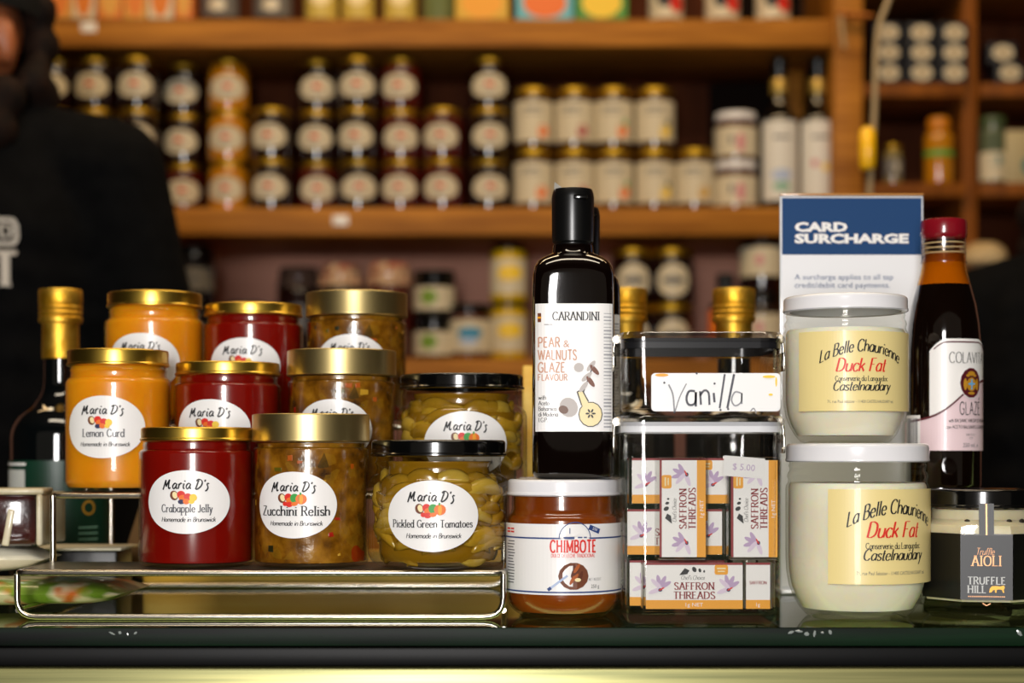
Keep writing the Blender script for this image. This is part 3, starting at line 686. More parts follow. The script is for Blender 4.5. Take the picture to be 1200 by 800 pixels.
# ---------------------------------------------------------------- truffle aioli jars and the balsamic glaze bottle
M_cont = noisy('aioli', '#c9bd9c', '#ddd2b4', 30, .4, sss=.3)
M_slate = mat('slate_label', '#2a2b2e', .45)
def aioli_jar(loc, label):
    t = thing('truffle_aioli_jar', label, 'jar', loc, 0, 'truffle aioli jars')
    A = .0385; H = .0782
    def octo(spec, m, name, smooth=20):
        bm = bmesh.new(); rings = []
        for r, z, e in spec:
            rg = []
            for k in range(40):
                a = 2*PI*k/40+PI/40
                q = ((a+PI/8) % (PI/4))-PI/8; ro = math.cos(PI/8)/math.cos(q) if e else 1
                ro = ro*e+(1-e); rg.append(bm.verts.new((r*ro*math.cos(a), r*ro*math.sin(a), z)))
            rings.append(rg)
        for a, b in zip(rings, rings[1:]):
            for k in range(40): bm.faces.new((a[k], a[(k+1) % 40], b[(k+1) % 40], b[k]))
        bm.faces.new(list(reversed(rings[0]))); bm.faces.new(rings[-1])
        return link(name, finish(bm, name, m, smooth), t)
    A8 = A/math.cos(PI/8)
    g = [(A8*.86, 0, 1), (A8*.96, .003, 1), (A8, .007, 1), (A8*.97, .010, 1), (A8, .013, 1), (A8, .0535, 1), (A8*.97, .057, .7), (.0345, .0605, .2), (.0340, .062, 0), (.0345, .0635, 0), (.0338, .066, 0), (.0338, .075, 0)]
    octo(g, M_greenglass, 'jar_glass')
    octo([(A8*.93, .011, 1), (A8*.955, .014, 1), (A8*.955, .053, 1), (A8*.92, .0565, .7), (.0325, .060, .2), (.0320, .066, 0)], M_cont, 'contents')
    octo([(A8+.0002, .0125, 1), (A8+.0002, .0518, 1)], M_blk, 'dark_band')
    link('lid', lid_me('lid', .0362, H-.0118, H, M_blklid, .0016), t)['label'] = 'black lid'
    for a, q in ((.45, .0022), (-.35, .002), (.75, .0024)):
        bm = bmesh.new(); bmesh.ops.create_icosphere(bm, subdivisions=2, radius=q)
        for v in bm.verts: v.co.y *= .4; v.co.z *= .7
        link('truffle_fleck', finish(bm, 'truffle_fleck', mat('truffle', '#2b2218', .6)), t, (.0335*math.sin(a), -.0335*math.cos(a), .0590), a)
    f = Flat(); w = .0318
    f.rect(0, .0318, w, .0385, M_slate, 0, 1); f.rect(0, .0600, .0092, .0200, M_slate, 0, 1); f.rect(0, .0605, .0010, .0185, M_cop, 1, 1)
    f.text('Truffle', -.001, .0395, .0040, M_cop, 2, width=.0115, font='script', wmin=.4, wmax=.9, slant=.3)
    f.text('AIOLI', 0, .0330, .0058, M_cop, 2, width=.0185, font='serif', wmin=.6, wmax=1.7, serif=True, track=.6)
    M_wh = mat('pale_ink', '#c9cac8', .5)
    f.text('TRUFFLE', 0, .0220, .0042, M_wh, 2, width=.0235, font='serif', wmin=1.2, wmax=2.0, serif=True, track=.6)
    f.text('HILL', -.0060, .0168, .0042, M_wh, 2, width=.0115, font='serif', wmin=1.2, wmax=2.0, serif=True, track=.6)
    dog = [(.0015, .0170), (.0020, .0195), (.0032, .0208), (.0060, .0210), (.0085, .0208), (.0105, .0214), (.0112, .0202), (.0104, .0188), (.0108, .0170), (.0100, .0170), (.0094, .0188), (.0070, .0190), (.0062, .0186), (.0060, .0170), (.0052, .0170), (.0050, .0186), (.0040, .0186), (.0030, .0172)]
    f.poly(dog, mat('gold_ink', '#d39a2e', .4, .3), 2)
    for i in range(20): f.rect(-.0110+i*.00115, .0146, .0007, .0007, M_cop, 2, 1)
    f.line((-.0025, .0106), (0, .0092), .0006, M_cop, 2); f.line((0, .0092), (.0025, .0106), .0006, M_cop, 2)
    def onl(u, v, e):
        return (u, (-(A+.0006) if v < .054 else -(.0368))-e, v)
    link('label', f.mesh('label', onl), t)
    return t
aioli_jar((X(1152, 1.12), 1.122, 0), 'octagonal truffle aioli jar with slate grey label, right of the larger duck fat jar').scale = (1, 1, 1.065); bpy.data.objects['truffle_aioli_jar'].rotation_euler.z = -.20
aioli_jar((X(1112, 1.225), 1.225, 0), 'aioli jar behind the front truffle aioli jar, the balsamic glaze bottle on its lid')

def balsamic(loc):
    t = thing('balsamic_glaze_bottle', 'dark balsamic glaze bottle with red cap and amber neck beside the card surcharge sign', 'bottle', loc)
    R = .0268
    prof = [(0, .002), (.020, .0015), (.0235, .0), (.0258, .002), (R, .006), (R, .092), (.0264, .106), (.0252, .120), (.0228, .134), (.0190, .148), (.0165, .157), (.0153, .164), (.0150, .170)]
    M_amb = mat('amber_glass', '#a8640a', .05, coat=1, trans=.0)
    M_balsam = mat('balsamic_dark', '#0b0402', .05, coat=1)
    i = 9
    link('bottle_body', lathe_me('bottle_body', prof[:i+1], M_balsam, 64), t)
    nk = link('neck', lathe_me('neck', [prof[i]]+prof[i+1:]+[(.0135, .172)], glass('amber_neck_glass', '#fbd68a', .04, .7), 64), t); nk['label'] = 'amber neck'
    link('neck_residue', lathe_me('neck_residue', [(.0182, .1482), (.0155, .156), (.0142, .164), (.0138, .170), (0, .171)], mat('amber_syrup', '#a8740f', .15, coat=.6), 48), t)
    cp = [(.0150, .1640), (.0162, .1640), (.0162, .1650), (.0156, .1662), (.0156, .1850), (.0162, .1872)]
    c = link('cap_skirt', lathe_me('cap_skirt', cp, glass('clear_cap', '#efe4dc', .2, .5, .15), 48), t); c['label'] = 'clear plastic collar'
    for z in (.1700, .1735, .1770):
        bm = bmesh.new(); tube(bm, [(.0149*math.cos(a*PI/18), .0149*math.sin(a*PI/18), z+a*.00003) for a in range(37)], .0006, 6); link('thread', finish(bm, 'thread', M_cream, 60), c)
    rp = [(.0140, .1800), (.0157, .1815), (.0163, .1850), (.0163, .1925), (.0156, .1945), (.0130, .1955), (0, .1955)]
    link('red_cap', lathe_me('red_cap', rp, mat('burgundy_cap', '#7d0f1c', .22, coat=.5), 48), t)['label'] = 'burgundy cap'
    f = Flat(); a0, a1 = -1.75*R, 1.25*R; c = .50*R
    pink = mat('pink_label', '#e6cdd3', .38, coat=.15)
    sw = lambda u: .0655+.0135*math.tanh((u-c*.2)/.016)+.05*(u-c*.2)
    f.span(a0, a1, lambda u: .0300, lambda u: min(sw(u), .108), pink, 0, 40)
    l0 = -.62*R
    topl = lambda u: .1085-.010*max(0, ((abs(u-(l0+1.25*R)/2)-.012)/.014))**2 if abs(u-(l0+1.25*R)/2) > .012 else .1085
    f.span(l0, a1, sw, lambda u: max(sw(u), topl(u)), M_paper, 0, 40)
    mr = mat('maroon_ink', '#561420', .45)
    for i in range(32):
        u, u2 = a0+.012+(a1-a0-.012)*i/32, a0+.012+(a1-a0-.012)*(i+1)/32
        f.add([(u, sw(u)-.0006), (u2, sw(u2)-.0006), (u2, sw(u2)+.0010), (u, sw(u)+.0010)], mr, 2)
        if u > l0+.001: f.add([(u, topl(u)-.0028), (u2, topl(u2)-.0028), (u2, topl(u2)-.0018), (u, topl(u)-.0018)], mr, 2)
    f.text('COLAVITA', c-.0010, .0915, .0075, M_ink, 3, width=.0315, font='serif', wmin=.45, wmax=1.1)
    f.ell(c, .0775, .0096, .0112, M_paper, 3.5); f.ell(c, .0775, .0090, .0106, mr, 4.5)
    gi = mat('gold_ink', '#d39a2e', .4, .3)
    for du, dv, a, b in ((0, -.001, .0042, .0048), (-.0052, -.001, .0014, .0042), (.0052, -.001, .0014, .0042), (0, .0066, .0032, .0016), (-.003, .0052, .0016, .001), (.003, .0052, .0016, .001), (0, -.0072, .0030, .0010)): f.ell(c+du, .0775+dv, a, b, gi, 5.5)
    f.rect(c, .0765, .0012, .0072, mat('sky_ink', '#5fa8d8', .5), 6.5, 1); f.rect(c, .0768, .0058, .0012, mat('sky_ink', '#5fa8d8', .5), 6.5, 1)
    f.text('GLAZE', c, .0553, .0088, M_ink, 3, width=.0190, font='drawn', wmin=.9, wmax=1.2, track=.8); f.line((c+.0078, .0655), (c+.0086, .0675), .0007, M_ink, 3)
    f.text('with BALSAMIC VINEGAR OF MODENA', c, .0500, .0022, M_ink, 3, width=.0335, font='drawn', wmin=1, wmax=1.7)
    f.text('con ACETO BALSAMICO DI MODENA', c, .0455, .0022, M_ink, 3, width=.0370, font='drawn', wmin=1, wmax=1.7)
    f.text('MADE IN ITALY', c, .0405, .0014, M_grey, 3, width=.0085, font='drawn'); f.text('IGP', c, .0380, .0016, M_grey, 3, width=.003, font='drawn')
    f.text('250 mL e', c, .0325, .0030, M_grey, 3, width=.0135)
    f.rect(-1.18*R, .0425, .016, .0250, M_paper, 2, 6)
    for i in range(12): f.rect(-1.18*R-.006+i*.00105, .0425, R_.choice((.0003, .0005, .0008)), .021, M_grey, 3, 1)
    link('label', f.mesh('label', cyl(R+.0002)), t)
balsamic((X(1106, 1.222), 1.222, .0783))

# ---------------------------------------------------------------- clip lid canisters with the saffron boxes
def rr(sx, sy, r, n=5):
    out = []
    for cx, cy, a in ((1, 1, 0), (-1, 1, 90), (-1, -1, 180), (1, -1, 270)):
        q = [(cx*(sx/2-r)+r*math.cos(math.radians(a+90*i/n)), cy*(sy/2-r)+r*math.sin(math.radians(a+90*i/n))) for i in range(n+1)]
        e = min(.001, sx/8, sy/8); t0, t1 = (math.radians(a-90), math.radians(a+180))
        out += [(q[0][0]+e*math.cos(t0), q[0][1]+e*math.sin(t0))]+q+[(q[-1][0]+e*math.cos(t1), q[-1][1]+e*math.sin(t1))]
    return out
def loft(bm, secs, mi=0, cap0=False, cap1=False):
    rings = [[bm.verts.new((x, y, z)) for x, y in pts] for pts, z in secs]
    for a, b in zip(rings, rings[1:]):
        for k in range(len(a)):
            f = bm.faces.new((a[k], a[(k+1) % len(a)], b[(k+1) % len(a)], b[k])); f.material_index = mi
    if cap0: bm.faces.new(list(reversed(rings[0]))).material_index = mi
    if cap1: bm.faces.new(rings[-1]).material_index = mi
    return bm
CW, CD = .1018, .100; CYc = 1.06+CD/2; CXc = X(824, 1.06)
def canister(loc, H, label, gask):
    t = thing('clip_lid_canister', label, 'canister', loc, 0, 'clear clip lid canisters')
    lh = .0105; b = H-lh
    bm = bmesh.new()
    loft(bm, [(rr(CW-.010, CD-.010, .010), .0), (rr(CW-.004, CD-.004, .013), .0015), (rr(CW-.002, CD-.002, .014), .004), (rr(CW, CD, .014), b-.004), (rr(CW, CD, .014), b)], cap0=True)
    link('outer_wall', finish(bm, 'outer_wall', M_acryl, 40), t)
    bm = bmesh.new(); loft(bm, [(rr(CW-.012, CD-.012, .010), .0052), (rr(CW-.008, CD-.008, .012), .0065), (rr(CW-.006, CD-.006, .012), b)], cap0=True)
    link('inner_wall', finish(bm, 'inner_wall', M_acryl, 40), t)
    bm = bmesh.new(); loft(bm, [(rr(CW-.001, CD-.001, .014), b+.0002), (rr(CW-.001, CD-.001, .014), b+.0065)])
    loft(bm, [(rr(CW-.010, CD-.010, .010), b+.0065), (rr(CW-.010, CD-.010, .010), b+.0002)])
    link('gasket', finish(bm, 'gasket', mat(*gask), 40), t)['label'] = gask[0].replace('_', ' ')
    bm = bmesh.new(); loft(bm, [(rr(CW+.001, CD+.001, .015), b+.0040), (rr(CW+.0015, CD+.0015, .015), b+.0048), (rr(CW+.0015, CD+.0015, .015), H-.0015), (rr(CW-.001, CD-.001, .014), H), ], cap1=True)
    link('lid', finish(bm, 'lid', M_acrylid, 40), t)
    for sx in (-1, 1):
        bm = bmesh.new(); x = sx*(CW/2+.0016)
        tube(bm, fillet([(x-sx*.003, -.024, H-.002), (x, -.024, H-.001), (x+sx*.0015, -.024, H-.008), (x+sx*.001, -.024, b-.010)], .003), .0012)
        tube(bm, fillet([(x-sx*.003, .010, H-.002), (x, .010, H-.001), (x+sx*.0015, .010, H-.008), (x+sx*.001, .010, b-.010)], .003), .0012)
        box(bm, (x+sx*.0016, -.007, b-.007), (.0016, .040, .012), 0, .0006)
        tube(bm, [(x, -.026, H-.0035), (x, .012, H-.0035)], .0026, 10)
        link('clip', finish(bm, 'clip', M_chrome, 40), t)['label'] = 'metal side clip'
    return t
canister((CXc, CYc, 0), .1300, 'clear clip lid canister full of saffron boxes, standing on the counter', ('milky_sheen_gasket', '#d9dadd', .3))  # lower gasket's milky white paints in the lid's bright reflective band
canister((CXc, CYc, .1302), .0520, 'empty looking clear canister stacked on the saffron canister, vanilla card on its front', ('dark_grey_gasket', '#1c1c1e', .2))
f = Flat(); zb, zt = .1325, .1562; sgx = X(838.5, 1.06)
f.rrect(0, (zb+zt)/2, .0800, zt-zb, .0025, mat('white_card', '#f1f1f0', .3, coat=.4), 0)
zz = lambda py: EYE+(HZ-py)*1.055/FP; xx = lambda px: X(px, 1.055)-sgx
M_pen = mat('marker_ink', '#3b3d48', .5); M_pen2 = mat('faded_marker_ink', '#85868c', .5)
def hand(pts, t, mm):
    q = crom([Vector((xx(a), zz(b))) for a, b in pts], 5)
    for a, b in zip(q, q[1:]): f.line(tuple(a), tuple(b), t, mm, 2)
hand([(784, 450), (789, 462), (791, 484)], .0010, M_pen2); hand([(791, 484), (797, 465), (805, 449)], .0007, M_pen2)
hand([(815, 458), (808, 458), (805, 467), (808, 474), (815, 472), (816, 459)], .0014, M_pen); hand([(816, 459), (816, 476)], .0014, M_pen)
hand([(821, 458), (822, 474)], .0013, M_pen); hand([(821, 463), (826, 457), (831, 460), (832, 474)], .0013, M_pen)
hand([(837, 460), (838, 471)], .0014, M_pen); f.ell(xx(838), zz(449), .0007, .0007, M_pen, 3)
hand([(850, 438), (847, 458), (844, 478)], .0012, M_pen); hand([(861, 438), (857, 458), (853, 478)], .0014, M_pen)
hand([(869, 460), (862, 459), (858, 468), (862, 475), (869, 471), (870, 460)], .0009, M_pen2); hand([(870, 460), (870, 473)], .0009, M_pen2)
for a, b in ((779, 448), (817, 437), (845, 480), (854, 479)): f.ell(xx(a), zz(b), .0007, .0007, M_pen, 3)
hand([(880, 482), (884, 478), (887, 484)], .0007, M_pen2)
f.ell(xx(776), zz(439), .0042, .0010, M_orange, 2); f.ell(xx(902), zz(441), .0040, .0009, M_yel, 2); f.ell(xx(914.5-4), zz(447), .0006, .0030, M_yel, 2); f.ell(xx(904), zz(462), .0014, .0007, M_yel, 2)
bm = bmesh.new(); loft(bm, [(rr(.0800, zt-zb, .0025), -.0010), (rr(.0800, zt-zb, .0025), 0)], cap0=True, cap1=True)
bmesh.ops.transform(bm, matrix=Matrix.Rotation(PI/2, 4, 'X'), verts=bm.verts); bmesh.ops.translate(bm, vec=(0, .0, (zb+zt)/2), verts=bm.verts)
cardb = tag(link('handwritten_card', finish(bm, 'handwritten_card', mat('white_card', '#f1f1f0', .3), 30), None, (sgx, 1.0585, 0)), 'white card handwritten Vanilla on the front of the upper canister', 'card')
link('handwriting', f.mesh('handwriting', flat(-.0001)), cardb)

SBW, SBD, SBH = .0640, .0172, .0325
M_saff = noisy('saffron_threads', '#3d0508', '#7a0f10', 400, .5, bump=1)
def saffron_label():
    f = Flat(); w, h = SBW-.003, SBH-.0035
    f.rect(0, 0, w, h, M_paper, 0, 1); f.rect(0, h/2-.0006, w, .0014, M_dred, 1, 1); f.rect(0, -h/2+.0028, w, .0056, M_orange, 1, 1)
    f.text('SAFFRON', 0, -.0022, .0043, M_dred, 2, width=.0255, font='serif', wmin=.9, wmax=2.0, serif=True, track=.4)
    f.text('THREADS', 0, -.0080, .0043, M_dred, 2, width=.0265, font='serif', wmin=.9, wmax=2.0, serif=True, track=.4)
    f.text("Chef's Choice", -.001, .0040, .0026, M_ink, 2, width=.0150, font='script', wmin=.5, wmax=1.1, slant=.25)
    f.poly([(-.0095, .0068), (-.0060, .0112), (-.0030, .0098), (-.0045, .0074)], M_ink, 2); f.ell(.0, .0104, .0013, .0018, M_ink, 2, rot=.5); f.ell(.0035, .0098, .0009, .0013, M_ink, 2, rot=.3); f.ell(.0062, .0092, .0006, .0008, M_ink, 2)
    f.rrect(.0170, .0102, .0085, .0062, .0012, M_orange, 2); f.rect(.0170, .0110, .0055, .0010, M_cream, 3, 1); f.rect(.0170, .0092, .0045, .0008, M_cream, 3, 1)
    f.text('1g NET', .0, -h/2+.0016, .0024, M_paper, 3, width=.0110)
    for sx in (-1, 1):
        for a in (.5, 1.1, 1.8, 2.4, 3.5):
            f.ell(sx*.0215+.0032*math.cos(a), -.0015+.0042*math.sin(a), .0046, .0014, M_lilac if a < 2 else mat('pale_lilac_ink', '#dccbe0', .5), 2+a*.2, rot=a)
        f.ell(sx*.0215, -.0025, .0013, .0011, M_plum, 4); f.ell(sx*.0215+.001, -.0018, .0020, .0005, M_red, 4.4, rot=.5)
    hw = SBW/2
    for sx in (-1, 1):
        c = sx*(hw+SBD/2); f.rect(c, 0, SBD-.002, h, M_paper, 0, 1); f.rect(c, h/2-.0006, SBD-.002, .0014, M_dred, 1, 1); f.rect(c, -h/2+.0028, SBD-.002, .0056, M_orange, 1, 1)
        f.text('SAFFRON', c, .001, .0020, M_dred, 2, width=.011, font='serif', wmin=.9, wmax=2.0); f.text('1g', c, -h/2+.0016, .0024, M_paper, 2)
    def wrap(u, v, e):
        if abs(u) <= hw: return (u, -SBD/2-.0002-e, v)
        return (math.copysign(hw+.0002+e, u), -SBD/2+abs(u)-hw, v)
    return f.mesh('label', wrap)
SLM = saffron_label()
CASE = finish(loft(bmesh.new(), [(rr(SBW, SBD, .0012, 2), -SBH/2), (rr(SBW, SBD, .0012, 2), SBH/2)], cap0=True, cap1=True), 'case', M_acryl, 30)
TH = bmesh.new()
for i in range(150):
    a = Vector((R_.uniform(-.028, .028), R_.uniform(-.0055, .006), R_.uniform(-.0135, -.003))); d = Vector((R_.uniform(-1, 1), R_.uniform(-1, 1)*.4, R_.uniform(-1, 1)*.5)).normalized()*R_.uniform(.004, .009)
    q = a+d; q.x = max(-.029, min(.029, q.x)); q.y = max(-.007, min(.007, q.y)); q.z = max(-.0148, min(.006, q.z))
    tube(TH, [a, (a+q)/2+Vector((0, .0005, .0008)), q], .00045, 4, 0)
THM = finish(TH, 'saffron_threads', M_saff, 60)
def saffron(px, Y, z, orient, label, face=0):
    t = thing('saffron_box', label, 'box', (0, 0, 0), 0, 'saffron boxes in the lower canister')
    for n_, me_ in (('case', CASE), ('label', SLM), ('saffron_threads', THM)):
        o = link(n_, me_, t)
        if n_ == 'saffron_threads': o['kind'] = 'stuff'; o['label'] = 'dark red threads'
    hz = SBH/2; x = X(px, Y-SBD/2)
    if orient == 'v': t.rotation_euler = (0, -PI/2, 0); hz = SBW/2
    if orient == 'e': t.rotation_euler = (0, 0, PI/2)
    t.location = (x, Y, z+hz); return t
z1 = .0067; z2 = z1+SBH+.0004; z3 = z2+SBH+.0004
saffron(813.5, 1.0845, z1, 'h', 'saffron box lying level at the bottom front of the canister')
saffron(800, 1.0845, z2, 'v', 'upright saffron box standing on the level front box, without a sticker')
s2 = saffron(884, 1.0845, z2, 'v', 'upright saffron box with a white price sticker across its top')
bm = bmesh.new(); box(bm, (0, 0, 0), (.0258, .0003, .0128), 0); st = link('price_sticker', finish(bm, 'price_sticker', M_paper, 0), s2)
ft = Flat(); ft.text('$ 5.00', 0, -.002, .0042, M_lilac, 0, width=.014); 
st.rotation_euler = (0, PI/2+.08, 0); st.location = (.0262, -SBD/2-.0012, .0068); st['label'] = 'white price sticker'
link('price', ft.mesh('price', flat(-.0002)), st)
bb = saffron(0, 1.109, z1, 'e', 'saffron box lying end on at the right of the level front box'); bb.location.x = CXc+.0365
for zz_, lb in ((z1, 'lowest saffron box in the pile behind the front boxes'), (z2, 'saffron box in the middle of the pile behind the upright boxes'), (z3, 'saffron box on top of the pile behind the upright boxes')):
    o = saffron(0, 1.1075, zz_, 'h', lb); o.location.x = CXc-.0125-.0015*(zz_ == z2)+.0015*(zz_ == z3); o.location.y = 1.1075
o = saffron(0, 1.1085, z2, 'v', 'upright saffron box behind the one with the price sticker'); o.location.x = CXc+.0365; o.location.y = 1.1065

# ---------------------------------------------------------------- foil capped oil bottles
M_oil = mat('dark_green_bottle', '#06090a', .05, coat=1)
def oil_bottle(loc, label, rz, lab=True):
    t = thing('oil_bottle', label, 'bottle', loc, rz, 'foil capped oil bottles')
    R = .041
    prof = [(0, .003), (.034, .0), (.0385, .002), (R, .007), (R, .118)]+arc(R-.030, .118, .030, 3, 62, 7)+[(.0180, .1525), (.0150, .158), (.0138, .166), (.0134, .215), (0, .216)]
    link('bottle_body', lathe_me('bottle_body', prof, M_oil, 64), t)
    cp = [(.0142, .1845), (.0152, .1850), (.0150, .2120), (.0154, .2140), (.0176, .2150), (.0180, .2185), (.0170, .2200), (.0181, .2225), (.0170, .2245), (.0181, .2268), (.0172, .2290), (.0179, .2305), (.0178, .2410), (.0170, .2424), (0, .2424)]
    link('foil_cap', lathe_me('foil_cap', cp, M_foil, 48), t)['label'] = 'gold foil cap'
    if lab:
        f = Flat(); gr = mat('green_label', '#0a3324', .4)
        f.rect(0, .0605, R*2*2.2, .0800, gr, 0, 60)
        f.rect(-.0400, .060, .040, .066, mat('grey_white_print', '#c8c9c4', .5), 1, 10); f.rect(-.036, .0975, .034, .0022, M_paper, 1, 8)
        for i in range(9): f.rect(-.0255+R_.uniform(-.0004, .0004), .036+i*.0062, .0045, .0042, mat('grey_white_print', '#c8c9c4', .5), 1, 1)
        f.ring(.034, .062, .006, .006, .0016, mat('gold_ink', '#d39a2e', .4, .3), 1); f.add([(.018, .094), (.022, .097), (.044, .078), (.040, .075)], mat('gold_ink', '#d39a2e', .4, .3), 1)
        for i in range(6): f.rect(.034, .046-i*.0048, .018, .0012, mat('pale_green_print', '#7fae96', .5), 1, 6)
        link('label', f.mesh('label', cyl(R+.0002)), t)
    return t
oil_bottle((X(71, 1.42), 1.42, 0), 'dark oil bottle with gold foil cap and green label, left of the wire rack', .0)
oil_bottle((X(733, 1.42), 1.42, .0005), 'gold foil capped bottle close behind the pear glaze bottles', .2)
oil_bottle((X(860, 1.42), 1.42, .0005), 'gold foil capped bottle whose cap rises over the vanilla canister', -.2)

# ---------------------------------------------------------------- card surcharge sign
SY = 1.29; sx0, sx1 = X(914, SY), X(1082, SY); st_, sb = Z(229, SY), .0005
sg = thing('surcharge_sign', 'upright acrylic sign reading card surcharge in white on blue behind the duck fat', 'sign', ((sx0+sx1)/2, SY, 0))
W = sx1-sx0
f = Flat(); zb = Z(298.5, SY)
f.rect(0, (zb+st_-.002)/2, W-.003, st_-.002-zb, mat('blue_print', '#184070', .6, spec=.2), 0, 1); f.rect(0, (zb+.006)/2, W-.003, zb-.006, mat('sign_white', '#e9eaee', .45), 0, 1)
u0 = X(931, SY)-(sx0+sx1)/2
f.text('CARD', u0, Z(271, SY), .0068, M_paper, 2, width=.0400, bold=.05, align='l'); f.text('SURCHARGE', u0, Z(284.5, SY), .0068, M_paper, 2, width=.0862, bold=.05, align='l')
dk = mat('slate_blue_ink', '#4a5f86', .5)
f.text('A surcharge applies to all tap', u0, Z(327.5, SY), .0042, dk, 2, width=.0745, align='l'); f.text('credit/debit card payments.', u0, Z(337, SY), .0042, dk, 2, width=.0720, align='l')
link('printed_card', f.mesh('printed_card', flat(-.0003)), sg)
bm = bmesh.new(); box(bm, (0, .0015, st_/2), (W, .003, st_-.0005), 0, .0006); box(bm, (0, .016, .002), (W, .045, .003), 0, .0006)
link('acrylic_stand', finish(bm, 'acrylic_stand', mat('white_acrylic', '#dfe3e8', .12, coat=.6), 30), sg)
link('top_edge', box_me('top_edge', (0, .0, st_+.0006), (W, .004, .0016), mat('amber_edge', '#b98244', .2, coat=.5), .0004), sg)

# ---------------------------------------------------------------- things at the left end of the counter
def pillow(sx, sy, sz, m, name, seed=1, seam=.004):
    bm = bmesh.new(); n = 18; r = random.Random(seed); G = {}
    for s in (1, -1):
        for i in range(n+1):
            for j in range(n+1):
                u, v = i/n*2-1, j/n*2-1
                h = (max(0, (1-u**6)*(1-v**4)))**.6*sz/2+.0009*math.sin(u*9+v*4+seed)*(1-u*u)*(1-v*v)
                edge = i in (0, n) or j in (0, n)
                if edge and s < 0: G[(s, i, j)] = G[(1, i, j)]; continue
                G[(s, i, j)] = bm.verts.new((u*sx/2, v*sy/2, s*h+sz/2))
        for i in range(n):
            for j in range(n):
                q = [G[(s, i, j)], G[(s, i+1, j)], G[(s, i+1, j+1)], G[(s, i, j+1)]]
                bm.faces.new(q if s > 0 else q[::-1])
    return finish(bm, name, m, 60)
mp = noisy('printed_packet', '#dcd3a8', '#c86a2c', 34, .28, coat=.4, detail=2, lo=.56, hi=.66)
b = mp.node_tree.nodes['Principled BSDF']; tc = nd(mp, 'ShaderNodeTexCoord'); n2 = nd(mp, 'ShaderNodeTexNoise'); n2.inputs['Scale'].default_value = 27; lk(mp, tc.outputs['Object'], n2.inputs['Vector'])
n2.noise_dimensions = '3D'; r2 = ramp(mp, n2.outputs['Fac'], [(.55, '#000000'), (.62, '#ffffff')]); mx = nd(mp, 'ShaderNodeMix', data_type='RGBA')
old = b.inputs['Base Color'].links[0].from_socket; lk(mp, r2, mx.inputs[0]); lk(mp, old, mx.inputs[6]); mx.inputs[7].default_value = (*lin('#6f8f2a'), 1); lk(mp, mx.outputs[2], b.inputs['Base Color'])
pk = tag(link('snack_packet', pillow(.215, .085, .017, mp, 'snack_packet', 2), None, (-.365, 1.172, .0046), -.06), 'pale printed packet with orange and green patches lying under the left end of the rack', 'packet')
pw = noisy('pale_wrapper', '#cfc7a8', '#ddd8c2', 12, .3, coat=.3)
tag(link('wrapped_parcel', pillow(.230, .060, .020, pw, 'wrapped_parcel', 5), None, (-.443, 1.215, .0222), .04), 'plain pale wrapped parcel lying on the printed packet left of the rack', 'packet')
M_choc = noisy('dark_maroon_block', '#1b0806', '#3d1512', 60, .18, coat=1, bump=.4)
M_rind = noisy('pale_rind', '#b9ad8c', '#d8d0b4', 40, .4, coat=.3)
def block(loc, rz, s, label):
    t = thing('wrapped_cake_block', label, 'food block', loc, rz, 'dark blocks by the rack')
    bm = bmesh.new(); box(bm, (0, 0, s[2]/2), s, 0, .006); link('block', finish(bm, 'block', M_choc, 40), t)
    bm = bmesh.new(); x = s[0]/2; y = -s[1]/2-.0005
    box(bm, (.001, 0, s[2]+.0012), (s[0]+.007, s[1]+.002, .0045), 0, .0019)
    box(bm, (x+.0014, 0, s[2]/2), (.0045, s[1]+.002, s[2]-.001), 0, .0019)
    box(bm, (x*.15, y+.001, s[2]*.36), (.0050, .0030, s[2]*.7), 0, .0012, Matrix.Rotation(.18, 3, 'Y'))
    link('pale_edge', finish(bm, 'pale_edge', M_rind, 60), t)['label'] = 'whitish wrapper edge'
block((X(8, 1.20), 1.205, .0416), .1, (.046, .040, .037), 'dark maroon block edged in pale wrapper at the far left of the counter')
block((X(44, 1.25), 1.245, .0412), -.15, (.026, .030, .034), 'narrow dark block between the pale edged block and the rack')
bm = bmesh.new(); box(bm, (0, 0, .0008), (.070, .060, .0016), 0, .0003)
tag(link('paper_sheet', finish(bm, 'paper_sheet', mat('off_white_paper', '#cfc7ae', .6), 30), None, (X(95, 1.30), 1.31, .0335)), 'small off white tray seen through the left riser of the rack', 'tray')
bm = bmesh.new(); box(bm, (0, 0, .0164), (.062, .052, .0326), 0, .002)
tag(link('tray_box', finish(bm, 'tray_box', mat('black_box', '#0c0b0a', .4), 30), None, (X(95, 1.30), 1.31, .0003)), 'low black box under the small off white tray', 'box')
bm = bmesh.new(); box(bm, (0, 0, .045), (.030, .0014, .090), 0); tag(link('cardboard_flap', finish(bm, 'cardboard_flap', noisy('brown_cardboard', '#6b4a26', '#8a6433', 20, .8), 0), None, (X(160, 1.40), 1.40, .0006)), 'brown cardboard piece leaning behind the crabapple jelly', 'cardboard')
bpy.data.objects['cardboard_flap'].rotation_euler = (-.05, .30, .1); bpy.data.objects['cardboard_flap'].location.z = .005

